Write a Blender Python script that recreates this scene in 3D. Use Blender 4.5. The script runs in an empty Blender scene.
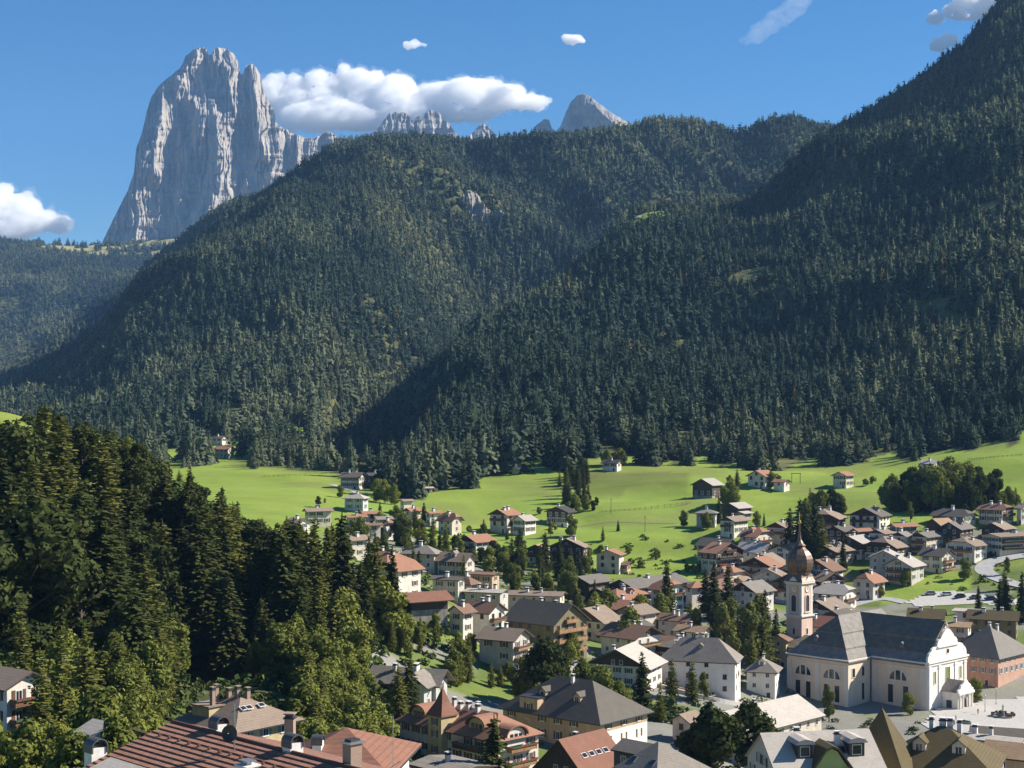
import bpy, math, random
import numpy as np
from mathutils import Vector, Matrix
random.seed(7); rng = np.random.default_rng(11)
scn = bpy.context.scene
COL = scn.collection
F, HV, CZ = 1550.0, 410.0, 95.0          # focal length in pixels, horizon row, camera height (m)
R = math.radians
# ------------------------------------------------------------------ camera
cam = bpy.data.cameras.new('camera'); camo = bpy.data.objects.new('camera', cam); COL.objects.link(camo)
camo.location = (0, 0, CZ); camo.rotation_euler = (R(90), 0, 0)
cam.sensor_width = 36; cam.lens = 36*F/1024; cam.shift_y = (HV-384)/1024; cam.clip_end = 40000; cam.clip_start = 1
scn.camera = camo
# ------------------------------------------------------------------ light
SUN_AZ, SUN_EL = 80.0, 36.0               # degrees right of the view axis, above the horizon
sd = Vector((math.sin(R(SUN_AZ))*math.cos(R(SUN_EL)), math.cos(R(SUN_AZ))*math.cos(R(SUN_EL)), math.sin(R(SUN_EL))))
sun = bpy.data.lights.new('sun', 'SUN'); sun.energy = 5.0; sun.angle = R(0.5); sun.color = (1.0, 0.93, 0.82)
suno = bpy.data.objects.new('sun', sun); COL.objects.link(suno)
suno.rotation_euler = sd.to_track_quat('Z', 'Y').to_euler(); suno.location = (300, 100, 900)
w = bpy.data.worlds.new('World'); scn.world = w; w.use_nodes = True
nt = w.node_tree
sky = nt.nodes.new('ShaderNodeTexSky'); sky.sky_type = 'NISHITA'; sky.sun_disc = False
sky.sun_elevation = R(SUN_EL); sky.sun_rotation = R(SUN_AZ); sky.altitude = 1300; sky.air_density = 1.0; sky.dust_density = 0.0; sky.ozone_density = 4.0
nt.nodes['Background'].inputs[1].default_value = 0.062
hsv = nt.nodes.new('ShaderNodeHueSaturation'); hsv.inputs['Saturation'].default_value = 1.3; nt.links.new(sky.outputs[0], hsv.inputs['Color']); nt.links.new(hsv.outputs[0], nt.nodes['Background'].inputs[0])
scn.view_settings.view_transform = 'Standard'; scn.view_settings.look = 'None'; scn.view_settings.gamma = 1
scn.view_settings.exposure = 0.96
cy = scn.cycles
cy.max_bounces = 40; cy.diffuse_bounces = 3; cy.glossy_bounces = 2; cy.transmission_bounces = 3; cy.transparent_max_bounces = 6; cy.volume_bounces = 40
cy.use_denoising = True; cy.sample_clamp_indirect = 6
# ------------------------------------------------------------------ noise
def _h(ix, iy, s):
    n = (ix*374761393 + iy*668265263 + s*974634777) & 0xffffffff
    n = ((n ^ (n >> 13))*1274126177) & 0xffffffff
    n = n ^ (n >> 16)
    return (n & 0xffff)/65535.0
def vn(x, y, s=0):
    x = np.asarray(x, float); y = np.asarray(y, float)
    ix = np.floor(x).astype(np.int64); iy = np.floor(y).astype(np.int64)
    fx = x-ix; fy = y-iy; fx = fx*fx*fx*(fx*(fx*6-15)+10); fy = fy*fy*fy*(fy*(fy*6-15)+10)
    a = _h(ix, iy, s); b = _h(ix+1, iy, s); c = _h(ix, iy+1, s); d = _h(ix+1, iy+1, s)
    return (a*(1-fx)+b*fx)*(1-fy)+(c*(1-fx)+d*fx)*fy
def fbm(x, y, s=0, o=4):
    t = 0; a = .5
    for i in range(o):
        t = t+a*vn(x, y, s+i*17); x = np.asarray(x)*2.03+3.1; y = np.asarray(y)*2.03+7.7; a *= .5
    return t/(1-.5**o)
def ridged(x, y, s=0, o=4):
    t = 0; a = .5
    for i in range(o):
        t = t+a*(1-np.abs(2*vn(x, y, s+i*13)-1)); x = np.asarray(x)*2.1+1.3; y = np.asarray(y)*2.1+5.7; a *= .5
    return t/(1-.5**o)
# ------------------------------------------------------------------ mesh helpers
def link(o, parent=None):
    COL.objects.link(o)
    if parent is not None: o.parent = parent
    return o
def mesh_np(name, V, Fc, mats, parent=None, attr=None, smooth=False, fm=None):
    """V (n,3) array, Fc (m,k) array of one polygon size"""
    me = bpy.data.meshes.new(name); V = np.ascontiguousarray(V, np.float32); Fc = np.ascontiguousarray(Fc, np.int32)
    m, k = Fc.shape
    me.vertices.add(len(V)); me.vertices.foreach_set('co', V.ravel())
    me.loops.add(m*k); me.loops.foreach_set('vertex_index', Fc.ravel())
    me.polygons.add(m); me.polygons.foreach_set('loop_start', np.arange(0, m*k, k, dtype=np.int32))
    if smooth: me.polygons.foreach_set('use_smooth', np.ones(m, bool))
    for q in (mats if isinstance(mats, (list, tuple)) else [mats]): me.materials.append(q)
    if fm is not None: me.polygons.foreach_set('material_index', np.asarray(fm, np.int32))
    if attr is not None:
        for an, av in attr.items():
            at = me.color_attributes.new(an, 'FLOAT_COLOR', 'POINT'); at.data.foreach_set('color', np.ascontiguousarray(av, np.float32).ravel())
    me.update(calc_edges=True)
    return link(bpy.data.objects.new(name, me), parent)
class MB:
    """collects polygons with material slots; build() links them as one mesh object"""
    def __init__(s): s.v = []; s.f = []; s.m = []
    def poly(s, pts, mi=0):
        b = len(s.v); s.v += [tuple(p) for p in pts]; s.f.append(tuple(range(b, b+len(pts)))); s.m.append(mi); return s
    def faces(s, vs, fs, mi=0):
        b = len(s.v); s.v += [tuple(p) for p in vs]
        for f in fs: s.f.append(tuple(b+i for i in f)); s.m.append(mi)
        return s
    def box(s, x0, x1, y0, y1, z0, z1, mi=0):
        return s.faces([(x0,y0,z0),(x1,y0,z0),(x1,y1,z0),(x0,y1,z0),(x0,y0,z1),(x1,y0,z1),(x1,y1,z1),(x0,y1,z1)],
                       [(0,3,2,1),(4,5,6,7),(0,1,5,4),(1,2,6,5),(2,3,7,6),(3,0,4,7)], mi)
    def prism(s, prof, a, b, axis, mi=0):
        """prof: closed list of 2-D points; axis 'x': points are (y,z) swept from x=a to b; 'y': (x,z); 'z': (x,y)"""
        def P(p, t): return (t,p[0],p[1]) if axis == 'x' else (p[0],t,p[1]) if axis == 'y' else (p[0],p[1],t)
        n = len(prof); vs = [P(p,a) for p in prof]+[P(p,b) for p in prof]
        fs = [tuple(range(n))[::-1], tuple(range(n,2*n))]+[(i,(i+1)%n,n+(i+1)%n,n+i) for i in range(n)]
        return s.faces(vs, fs, mi)
    def cyl(s, x, y, z0, z1, r0, r1=None, n=10, mi=0, cap=True):
        r1 = r0 if r1 is None else r1
        return s.lathe(x, y, [(r0,z0),(r1,z1)], n, mi, cap)
    def lathe(s, x, y, prof, n=16, mi=0, cap=True, rot=0.0, sq=1.0):
        vs = []; fs = []
        for r, z in prof:
            for i in range(n):
                a = rot+2*math.pi*i/n; vs.append((x+r*math.cos(a)*sq, y+r*math.sin(a)*sq, z))
        for j in range(len(prof)-1):
            for i in range(n):
                k = (i+1) % n; fs.append((j*n+i, j*n+k, (j+1)*n+k, (j+1)*n+i))
        if cap: fs.append(tuple(range(n))[::-1]); fs.append(tuple(range((len(prof)-1)*n, len(prof)*n)))
        return s.faces(vs, fs, mi)
    def tube(s, p, q, r, n=6, mi=0, r2=None):
        p = Vector(p); q = Vector(q); d = (q-p).normalized(); r2 = r if r2 is None else r2
        a = d.orthogonal().normalized(); b = d.cross(a); vs = []
        for c, rr in ((p,r),(q,r2)):
            for i in range(n):
                t = 2*math.pi*i/n; vs.append(c+a*math.cos(t)*rr+b*math.sin(t)*rr)
        return s.faces(vs, [(i,(i+1)%n,n+(i+1)%n,n+i) for i in range(n)]+[tuple(range(n))[::-1], tuple(range(n,2*n))], mi)
    def me(s, name, mats, smooth=False):
        me = bpy.data.meshes.new(name); me.from_pydata(s.v, [], s.f)
        for q in (mats if isinstance(mats, (list, tuple)) else [mats]): me.materials.append(q)
        me.polygons.foreach_set('material_index', s.m)
        if smooth: me.polygons.foreach_set('use_smooth', [True]*len(s.f))
        me.update(); return me
    def build(s, name, mats, parent=None, smooth=False, loc=None, rz=0):
        o = link(bpy.data.objects.new(name, s.me(name, mats, smooth)), parent)
        if loc is not None: o.location = loc
        o.rotation_euler = (0,0,rz); return o
def tag(o, label=None, cat=None, group=None, kind=None):
    for k, v in (('label',label),('category',cat),('group',group),('kind',kind)):
        if v: o[k] = v
    return o
def thing(name, label, cat, loc, rz=0, group=None):
    o = bpy.data.objects.new(name, None); o.empty_display_size = 1; COL.objects.link(o)
    o.location = loc; o.rotation_euler = (0,0,rz); return tag(o, label, cat, group)
def inst(name, me, parent, loc=(0,0,0), rz=0, sc=(1,1,1)):
    o = bpy.data.objects.new(name, me); link(o, parent); o.location = loc; o.rotation_euler = (0,0,rz); o.scale = sc; return o
# ------------------------------------------------------------------ materials
MATS = {}
def nodes(name):
    m = bpy.data.materials.new(name); m.use_nodes = True; t = m.node_tree; return m, t, t.nodes['Principled BSDF']
def N(t, ty, **kw):
    n = t.nodes.new(ty)
    for k, v in kw.items():
        if k in ('operation','blend_type','data_type','noise_dimensions','attribute_name','wave_type','bands_direction','feature','attribute_type','interpolation_type','clamp'): setattr(n, k, v)
        else: n.inputs[k].default_value = v
    return n
def mathn(t, op, a, b=None, c=None):
    n = t.nodes.new('ShaderNodeMath'); n.operation = op
    for i, v in enumerate((a,b,c)):
        if v is None: continue
        if isinstance(v, (int,float)): n.inputs[i].default_value = v
        else: t.links.new(v, n.inputs[i])
    return n.outputs[0]
def mixc(t, fac, a, b, bt='MIX'):
    n = t.nodes.new('ShaderNodeMix'); n.data_type = 'RGBA'; n.blend_type = bt
    for i, v in ((0,fac),(6,a),(7,b)):
        if isinstance(v, (int,float)): n.inputs[i].default_value = v
        elif isinstance(v, tuple): n.inputs[i].default_value = (*v[:3],1)
        else: t.links.new(v, n.inputs[i])
    return n.outputs[2]
def noise(t, vec, scale, detail=4, rough=.6):
    n = t.nodes.new('ShaderNodeTexNoise'); n.inputs['Scale'].default_value = scale; n.inputs['Detail'].default_value = detail; n.inputs['Roughness'].default_value = rough
    if vec is not None: t.links.new(vec, n.inputs['Vector'])
    return n.outputs['Fac']
def ramp(t, fac, lo, hi, a=0., b=1.):
    n = t.nodes.new('ShaderNodeMapRange'); t.links.new(fac, n.inputs[0])
    for i, v in enumerate((lo,hi,a,b)): n.inputs[i+1].default_value = v
    return n.outputs[0]
def objco(t): return t.nodes.new('ShaderNodeTexCoord').outputs['Object']
def scaled(t, vec, s):
    n = t.nodes.new('ShaderNodeMapping'); t.links.new(vec, n.inputs[0]); n.inputs['Scale'].default_value = s; return n.outputs[0]
def bump(t, h, strength, dist, bs):
    b = t.nodes.new('ShaderNodeBump'); b.inputs['Strength'].default_value = strength; b.inputs['Distance'].default_value = dist
    t.links.new(h, b.inputs['Height']); t.links.new(b.outputs[0], bs.inputs['Normal'])
def wall_mat(name, c, stain=.22):
    m, t, b = nodes(name); co = objco(t)
    rnd = t.nodes.new('ShaderNodeObjectInfo').outputs['Random']
    n1 = noise(t, co, .35, 5); n2 = noise(t, scaled(t, co, (1.2,1.2,.12)), 1.1, 5); n3 = noise(t, co, 9, 3)
    f = mathn(t, 'ADD', mathn(t, 'MULTIPLY', n1, .5), mathn(t, 'MULTIPLY', n2, .5))
    dk = tuple(x*(1-stain*1.5)*k for x, k in zip(c, (1,.97,.92)))
    cc = mixc(t, ramp(t, f, .35, .62), dk, c)
    cc = mixc(t, mathn(t, 'MULTIPLY', rnd, .22), cc, tuple(x*.78 for x in c))
    t.links.new(cc, b.inputs['Base Color']); b.inputs['Roughness'].default_value = .9
    bump(t, n3, .25, .03, b); return m
def roof_mat(name, c, c2=None, course=.26, rough=.8, streak=.5, rows=.3, spec=.12):
    m, t, b = nodes(name); co = objco(t); c2 = c2 or tuple(x*.62 for x in c)
    sep = t.nodes.new('ShaderNodeSeparateXYZ'); t.links.new(co, sep.inputs[0])
    n1 = noise(t, co, .45, 6, .65); n2 = noise(t, scaled(t, co, (3.2,3.2,8)), 1.0, 2, .5)
    vor = t.nodes.new('ShaderNodeTexVoronoi'); vor.inputs['Scale'].default_value = 1.0; t.links.new(scaled(t, co, (3.4,3.4,7)), vor.inputs['Vector'])
    rgb = t.nodes.new('ShaderNodeSeparateColor'); t.links.new(vor.outputs['Color'], rgb.inputs[0])
    rnd = t.nodes.new('ShaderNodeObjectInfo').outputs['Random']
    f = mathn(t, 'ADD', mathn(t, 'MULTIPLY', ramp(t, n1, .32, .68), streak), mathn(t, 'MULTIPLY', rgb.outputs[0], 1-streak))
    cc = mixc(t, f, c2, c)
    cc = mixc(t, mathn(t, 'MULTIPLY', rnd, .35), cc, tuple(x*.7 for x in c))
    saw = mathn(t, 'FRACT', mathn(t, 'DIVIDE', sep.outputs[2], course))
    cc = mixc(t, mathn(t, 'MULTIPLY', mathn(t, 'LESS_THAN', saw, .2), rows), cc, tuple(x*.3 for x in c))
    mossn = ramp(t, noise(t, co, .8, 4), .62, .78)
    cc = mixc(t, mathn(t, 'MULTIPLY', mossn, .35), cc, (.07,.07,.045))
    t.links.new(cc, b.inputs['Base Color']); b.inputs['Roughness'].default_value = rough; b.inputs['Specular IOR Level'].default_value = spec
    bump(t, mathn(t, 'ADD', saw, mathn(t, 'MULTIPLY', n2, .6)), .5, .06, b); return m
def plain_mat(name, c, rough=.7, metal=0., var=.25, scale=2., spec=.4):
    m, t, b = nodes(name); co = objco(t)
    cc = mixc(t, ramp(t, noise(t, co, scale, 4), .3, .7), tuple(x*(1-var) for x in c), c)
    t.links.new(cc, b.inputs['Base Color']); b.inputs['Roughness'].default_value = rough; b.inputs['Metallic'].default_value = metal
    b.inputs['Specular IOR Level'].default_value = spec; return m
def wood_mat(name, c):
    m, t, b = nodes(name); co = objco(t)
    n1 = noise(t, scaled(t, co, (5,5,.35)), 1.2, 5); n2 = noise(t, co, .6, 3)
    cc = mixc(t, ramp(t, n1, .3, .7), tuple(x*.5 for x in c), c); cc = mixc(t, ramp(t, n2, .4, .75, 0, .4), cc, tuple(x*1.5 for x in c))
    t.links.new(cc, b.inputs['Base Color']); b.inputs['Roughness'].default_value = .8; bump(t, n1, .4, .03, b); return m
W = dict(white=wall_mat('wall_white', (.77,.72,.64)), cream=wall_mat('wall_cream', (.68,.60,.48)), grey=wall_mat('wall_grey', (.56,.52,.46)),
    yellow=wall_mat('wall_yellow', (.60,.48,.27)), tan=wall_mat('wall_tan', (.56,.40,.26)), pink=wall_mat('wall_pink', (.60,.36,.26)),
    peach=wall_mat('wall_peach', (.84,.66,.49), .1), rose=wall_mat('wall_rose', (.74,.55,.45), .12), olive=wall_mat('wall_olive', (.22,.19,.10)),
    green=wall_mat('wall_green', (.36,.44,.16), .1), stone=wall_mat('wall_stone', (.40,.37,.32), .4), chalk=wall_mat('wall_chalk', (.84,.79,.72), .1),
    slatewall=wall_mat('wall_slate', (.11,.112,.115), .1), blue=wall_mat('wall_blue', (.54,.53,.51)))
RF = dict(brown=roof_mat('roof_brown', (.27,.165,.115)), red=roof_mat('roof_red', (.30,.145,.10), (.19,.10,.07)), terra=roof_mat('roof_terracotta', (.40,.20,.125), (.27,.15,.105)),
    slate=roof_mat('roof_slate', (.170,.150,.125), rough=.75), grey=roof_mat('roof_grey', (.30,.265,.225)), light=roof_mat('roof_light', (.49,.44,.385), (.35,.315,.275)),
    pale=roof_mat('roof_pale', (.54,.485,.42), (.40,.36,.315), rows=.1), dark=roof_mat('roof_dark', (.09,.086,.082)), olive=roof_mat('roof_olive', (.15,.115,.06), (.10,.08,.04)),
    tan=roof_mat('roof_tan', (.46,.31,.19)), umber=roof_mat('roof_umber', (.33,.25,.19), (.22,.17,.13)), steel=roof_mat('roof_steel', (.225,.20,.17), rough=.6, rows=.12))
WD = dict(dark=wood_mat('wood_dark', (.075,.05,.033)), mid=wood_mat('wood_mid', (.20,.105,.05)), honey=wood_mat('wood_honey', (.36,.20,.09)))
frame_w = plain_mat('window_frame_paint', (.72,.70,.66), .5); frame_b = plain_mat('window_frame_wood', (.16,.09,.05), .6)
m_, t_, b_ = nodes('window_glass'); b_.inputs['Base Color'].default_value = (.022,.026,.032,1); b_.inputs['Roughness'].default_value = .08; glass = m_
sh_green = plain_mat('shutter_green', (.05,.10,.05)); sh_brown = plain_mat('shutter_brown', (.14,.075,.04)); sh_grey = plain_mat('shutter_grey', (.22,.25,.30))
metal_g = plain_mat('metal_grey', (.42,.43,.45), .35, .7); metal_d = plain_mat('metal_dark', (.06,.06,.065), .5, .3)
gold = plain_mat('gilding', (.75,.50,.14), .3, .9); plaster = plain_mat('chimney_plaster', (.72,.70,.67), .9); concrete = plain_mat('concrete', (.42,.40,.37), .9)
brickm = plain_mat('chimney_masonry', (.34,.25,.19), .9, scale=6); flowers = plain_mat('geraniums', (.42,.07,.06), .8, var=.8, scale=14)
# ------------------------------------------------------------------ terrain
TU = [-400,0,100,200,300,400,500,600,700,800,900,1024,1424]
TD = [20,80,120,170,220,270,320,370,410,460,520,600,680,760,840,920]
TZ = np.array([
 [70,70,70,70,70,68,66,64,62,60,60,60,60],
 [64,64,64,64,62,58,54,52,51,50,50,50,50],
 [58,58,58,58,56,50,47,46,45,44,44,44,44],
 [52,52,51,50,46,41,40,40,39,38,38,38,38],
 [50,48,45,42,38,33,29,31,33,32,31,31,31],
 [58,55,48,43,38,29,25,26,26,23,22,22,22],
 [70,68,60,46,41,29,25,24,22,15,14,14,14],
 [84,84,75,58,49,34,25,22,19,11,10,10,10],
 [95,95,88,70,58,41,29,22,16.5,9,8,8,8],
 [92,90,84,66,54,43,32,21.5,14.5,6.5,6,6,6],
 [82,80,72,58,50,42,32,24,19,16,16,16,16],
 [62,60,56,48,45,42,34,30,28,26,29,31,36],
 [50,48,48,48,47,44,39,40,38,40.5,44,46,56],
 [52,51,51,52,52,49,48,50,50,50,51,57,70],
 [56,55,55,56,56,54,56,60,60,59,60,72,90],
 [60,58,58,59.5,59.5,60,66,68,67,66,69,86,105]], float)
def ip(u, pts, k): return np.interp(u, [p[0] for p in pts], [p[k] for p in pts])
EDGE = [(-400,960),(130,955),(200,960),(300,930),(350,885),(395,815),(430,790),(480,840),(540,862),(600,890),(700,905),(800,905),(900,900),(960,900),(1024,912),(1424,900)]
def edge_d(u): return ip(u, EDGE, 1)
M1 = [(-400,462,1100),(250,462,1100),(300,455,1120),(350,437,1230),(400,397,1400),(450,356,1550),(500,321,1700),(560,286,1850),(640,229,2000),(690,222,2080),(760,200,2200),
      (830,140,2300),(860,124,2330),(900,98,2350),(960,56,2400),(1000,11,2420),(1024,-6,2450),(1424,-150,2550)]
MID = [(-400,470),(0,382),(30,369),(60,352),(100,328),(125,296),(145,268),(180,242),(220,210),(260,194),(300,168),(330,150),(370,141),(420,140),(480,143),(560,138),(620,131),(660,123),(700,126),(740,138),(765,126),(790,121),(830,130),(900,148),(1424,160)]
FAR = [(-400,238),(0,244),(60,241),(110,242),(160,243),(220,250),(300,300),(1424,300)]
US = np.arange(-400, 1425, 6.0)
DS = np.concatenate([np.arange(20,700,4), np.arange(700,1500,8), np.arange(1500,7001,20)]).astype(float)
def pchip(xk, yk, x):
    h = np.diff(xk); d = np.diff(yk)/h; m = np.zeros(len(xk)); m[0] = d[0]; m[-1] = d[-1]
    for i in range(1, len(xk)-1):
        if d[i-1]*d[i] > 0:
            w1 = 2*h[i]+h[i-1]; w2 = h[i]+2*h[i-1]; m[i] = (w1+w2)/(w1/d[i-1]+w2/d[i])
    i = np.clip(np.searchsorted(xk, x)-1, 0, len(xk)-2); t = (x-xk[i])/h[i]
    return yk[i]*(2*t**3-3*t**2+1)+h[i]*m[i]*(t**3-2*t**2+t)+yk[i+1]*(-2*t**3+3*t**2)+h[i]*m[i+1]*(t**3-t**2)
ZG = np.zeros((len(US), len(DS)))
for i, u in enumerate(US):
    zt = np.array([np.interp(u, TU, TZ[r]) for r in range(len(TD))])
    de = edge_d(u); zc_v, dc = ip(u, M1, 1), ip(u, M1, 2)
    ze = np.interp(de, TD, zt)
    if de > TD[-1]: ze = zt[-1]+(de-TD[-1])*.03
    kk = [(d, z) for d, z in zip(TD, zt) if d < de-15]+[(de, ze)]
    zc = max(CZ+(HV-zc_v)/F*dc, ze+2)
    hgt = zc-ze
    kk += [(de+.4*(dc-de), ze+.36*hgt), (dc, zc)]
    zm = CZ+(HV-ip(u, MID, 1))/F*3300; ff = CZ+(HV-ip(u, FAR, 1))/F*5500
    lin = zc+(zm-zc)*.12
    zd = lin*(1-min(1,max(0,(zc-90)/80)))+(zc-.13*max(0,zc-90))*min(1,max(0,(zc-90)/80))
    kk += [(dc+330, zd), (3300, zm), (3750, zm-.1*abs(zm)), (4850, min(ff-70, CZ+(HV-266)/F*4850)), (5500, ff), (5900, ff-10), (7000, ff-260)]
    fl = min(1,max(0,(u-40)/60))*min(1,max(0,(350-u)/60))
    if fl > 0: kk.append((2500, np.interp(2500,[dc+330,3300],[zd,zm])*(1-fl)+fl*(zd+.74*(zm-zd))))
    kk = np.array(sorted(kk)); ZG[i] = pchip(kk[:,0], kk[:,1], DS)
ker = np.exp(-.5*(np.arange(-5,6)/2.2)**2); ker /= ker.sum()
ZP = np.pad(ZG, ((5,5),(0,0)), 'edge'); ZG = sum(ker[k]*ZP[k:k+len(US)] for k in range(11))
UU, DD = np.meshgrid(US, DS, indexing='ij'); XX = (UU-512)*DD/F
EE = edge_d(UU); DC = ip(UU, M1, 2)
amp = np.clip((DD-EE-40)/500, 0, 1)*(.2+.8*np.clip(np.abs(DD-DC)/260,0,1))*(.12+.88*np.clip(np.abs(DD-3300)/420,0,1))*np.where(DD>3900, .22, 1)*np.where(UU<330, np.clip((DD-1300)/700,0,1), 1)
gul = ridged((XX*.9+DD*.42)/330., (DD-XX*.3)/1100., 5, 4)-.62
ZG += amp*((95+200*np.clip((DD-2350)/650,0,1))*gul + 16*(fbm(XX/90, DD/90, 3, 4)-.5))
nearn = np.clip((DD-150)/100,0,1)*np.clip((EE+20-DD)/60,0,1)
meadow_w = np.clip((DD-600)/60,0,1)*nearn
ZG += meadow_w*(7*(fbm(XX/120, DD/70, 21, 3)-.5)) + 1.6*nearn*(fbm(XX/25, DD/25, 31, 3)-.5)
# bring the ridge lines back to the photograph's height after the relief was added
kb = np.exp(-.5*(np.arange(-4,5)/1.6)**2); kb /= kb.sum()
for it in range(4):
    for (lo, hi, cen, wid, tgt) in ((np.where(US<330, 9e9, edge_d(US)), ip(US,M1,2)+260, ip(US,M1,2), 330., ip(US,M1,1)), (np.full(len(US),2700.), np.full(len(US),3800.), np.full(len(US),3300.), 620., ip(US,MID,1))):
        sel = (DS[None] >= lo[:,None]) & (DS[None] <= hi[:,None])
        vv = np.where(sel, HV-(ZG-CZ)/DS[None]*F, 9e9).min(1); ok = vv < 9e8
        err = np.where(ok, np.clip(vv-tgt,-60,60), 0); err = np.convolve(np.pad(err,(4,4),'edge'), kb, 'valid')
        ZG += (err*cen/F)[:,None]*np.exp(-((DS[None]-cen[:,None])/wid)**2)*np.clip((DS[None]-edge_d(US)[:,None]-30)/220,0,1)
ZG -= 7.5*np.exp(-((DD-402)/13)**2)*np.clip((UU-560)/40,0,1)*np.clip((770-UU)/30,0,1)
ZG -= 17*np.exp(-((UU-160)/80)**2)*np.exp(-((DD-328)/24)**2)
# local features: a bank under the farm at (575,515), little terrace steps in the meadow
ZG -= 3.0*np.exp(-((UU-575)/28)**2-((DD-715)/14)**2)
for (uu, dd, wd, hh) in ((600,668,90,3.0),(660,792,60,3.2),(700,742,80,2.8),(860,742,60,2.4),(980,800,60,3.2),(620,720,70,2.4),(250,860,90,2.0),(470,790,40,2.0)):
    ZG += hh*np.tanh((DD-dd-.06*(UU-uu))/4)*np.exp(-((UU-uu)/wd)**2)*np.exp(-((DD-dd)/40)**2)
def ground_ud(u, d):
    u = np.asarray(u, float); d = np.asarray(d, float)
    fi = np.clip((u-US[0])/6.0, 0, len(US)-1.001); i = fi.astype(int); fi = fi-i
    fj = np.clip(np.interp(d, DS, np.arange(len(DS))), 0, len(DS)-1.001); j = fj.astype(int); fj = fj-j
    return (ZG[i,j]*(1-fi)+ZG[i+1,j]*fi)*(1-fj)+(ZG[i,j+1]*(1-fi)+ZG[i+1,j+1]*fi)*fj
def ground(x, y): return ground_ud(512+F*np.asarray(x)/np.maximum(y,1), y)
def gz(x, y): return float(ground(x, y))
def pix(u, v):
    """the first point of the ground seen at pixel (u, v)"""
    ds = np.arange(60, 6800, 2.0); z = ground_ud(np.full_like(ds, u), ds)
    ray = CZ-(v-HV)/F*ds; k = np.argmax(z >= ray)
    d = ds[k]; return ((u-512)*d/F, d, float(z[k]))
# clearings in the woods: (u, depth, half width in u, half depth)
CLEAR_PX = [(203,24,438,450),(232,22,456,472),(172,16,450,464),(243,14,440,447),(297,12,425,434),(757,5,186,193),(94,9,424,434),(610,16,452,469)]
hd_ = np.arange(1600,2250,4.0); HUTD = float(hd_[np.argmax((ground_ud(np.full_like(hd_,640),hd_)-CZ)/hd_)])-14
ZG += 20*np.exp(-((UU-655)/75)**2)*np.exp(-((DD-HUTD-10)/110)**2)
CLEAR = [(640,HUTD-58,12,78),(656,HUTD-22,15,38)]
for (u_, ru_, vt_, vb_) in CLEAR_PX:
    d0 = pix(u_, vb_+ (15 if vb_ < 440 else 9))[1]; d1 = pix(u_, vt_-1)[1]; CLEAR.append((u_, (d0+d1)/2, ru_, min(130,max(12,(d1-d0)/2))))
def clear_mask(u, d):
    m = np.zeros(np.shape(u), bool)
    for (a,b,c,e) in CLEAR:
        wob = 1+.5*(vn(u/9., d/30., 77)-.5)
        m |= ((u-a)/c)**2+((d-b)/e)**2 < wob
    return m
def pasture(u, d): return (d > 5080+90*vn(u/14., d/70., 4)) & (u > 42) & (u < 240) & (vn(u/7., d/60., 14) < .68)
def forest_mask(u, d):
    return (d > edge_d(u)+80*(vn(u/26., d/80., 9)-.5)+44*(vn(u/7., d/30., 19)-.5)) & ~clear_mask(u, d) & ~pasture(u, d)
# terrain mesh with albedo masks
FM = forest_mask(UU, DD)
town = np.clip((690+25*(vn(UU/30,DD/20,2)-.5)-np.where(UU<545, 40, np.where(UU<705, 88, np.where(UU<860, 45, 25)))-DD)/10,0,1)*np.clip((UU-330-(DD-400)*-.1)/40,0,1)
town = np.where(((UU-915)/58)**2+((DD-592)/24)**2 < 1, 0, town)
gr = fbm(XX/14, DD/14, 51, 4); pa = fbm(XX/60, DD/45, 55, 3)
grass = np.stack([.175+.06*gr+.06*pa, .275+.06*gr+.03*pa, .045+.02*gr], -1)
stripe = (np.sin((DD+.25*XX)/3.3+2*pa)*.5+.5)[...,None]*(vn(XX/70,DD/50,66)>.5)[...,None]
grass = grass*(1-.10*stripe)
dry = np.clip((vn(UU/50, DD/38., 61)-.58)*5, 0, 1)[...,None]
grass = grass*(1-.45*dry)+np.array([.17,.18,.06])*(.45*dry)
mow = ((UU>575)&(UU<690)&(DD>782+.12*(UU-575))&(DD<858-.15*(UU-575)))[...,None]
grass = np.where(mow, grass*np.array([.62,.62,.75])+np.array([.02,.012,.004]), grass)
gl = ((vn(XX/38., DD/60., 92) > .86) | (vn((XX+DD*.5)/26., (DD-XX*.3)/130., 97) > .90)) & (DD < 1900)
gl = gl[...,None]
floor_ = np.stack([.055+.03*gr, .058+.03*gr, .032+.012*gr], -1)
floor_ = np.where(gl, np.stack([.09+.08*gr,.10+.07*gr,.045+.03*gr],-1), floor_)
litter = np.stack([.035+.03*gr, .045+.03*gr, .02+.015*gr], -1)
pk = np.clip((vn(XX/13, DD/10, 71)-.58+.55*((UU>640)&(UU<1040)&(DD<500)&~((DD>374)&(DD<420)&(UU<765))))*9, 0, 1)[...,None]
lawn = np.stack([.075+.10*gr*pa*2, .115+.11*gr*pa*2, .03+.03*gr], -1)
yard = lawn*(1-pk)+np.stack([.20+.1*gr, .19+.1*gr, .175+.09*gr], -1)*pk
past = np.stack([.30+.1*gr, .27+.08*gr, .13+.04*gr], -1)
colr = np.where(FM[...,None], floor_, grass)
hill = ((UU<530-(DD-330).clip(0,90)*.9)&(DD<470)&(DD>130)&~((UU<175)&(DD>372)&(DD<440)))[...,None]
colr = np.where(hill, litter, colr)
colr = colr*(1-town[...,None])+yard*town[...,None]
colr = np.where((DD<400)[...,None]&(UU>540)[...,None], yard, colr)
colr = np.where(pasture(UU,DD)[...,None], past, colr)
tm, tt, tb = nodes('terrain_soil_and_grass')
at = N(tt, 'ShaderNodeAttribute', attribute_name='albedo'); geo = tt.nodes.new('ShaderNodeNewGeometry').outputs['Position']
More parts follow.
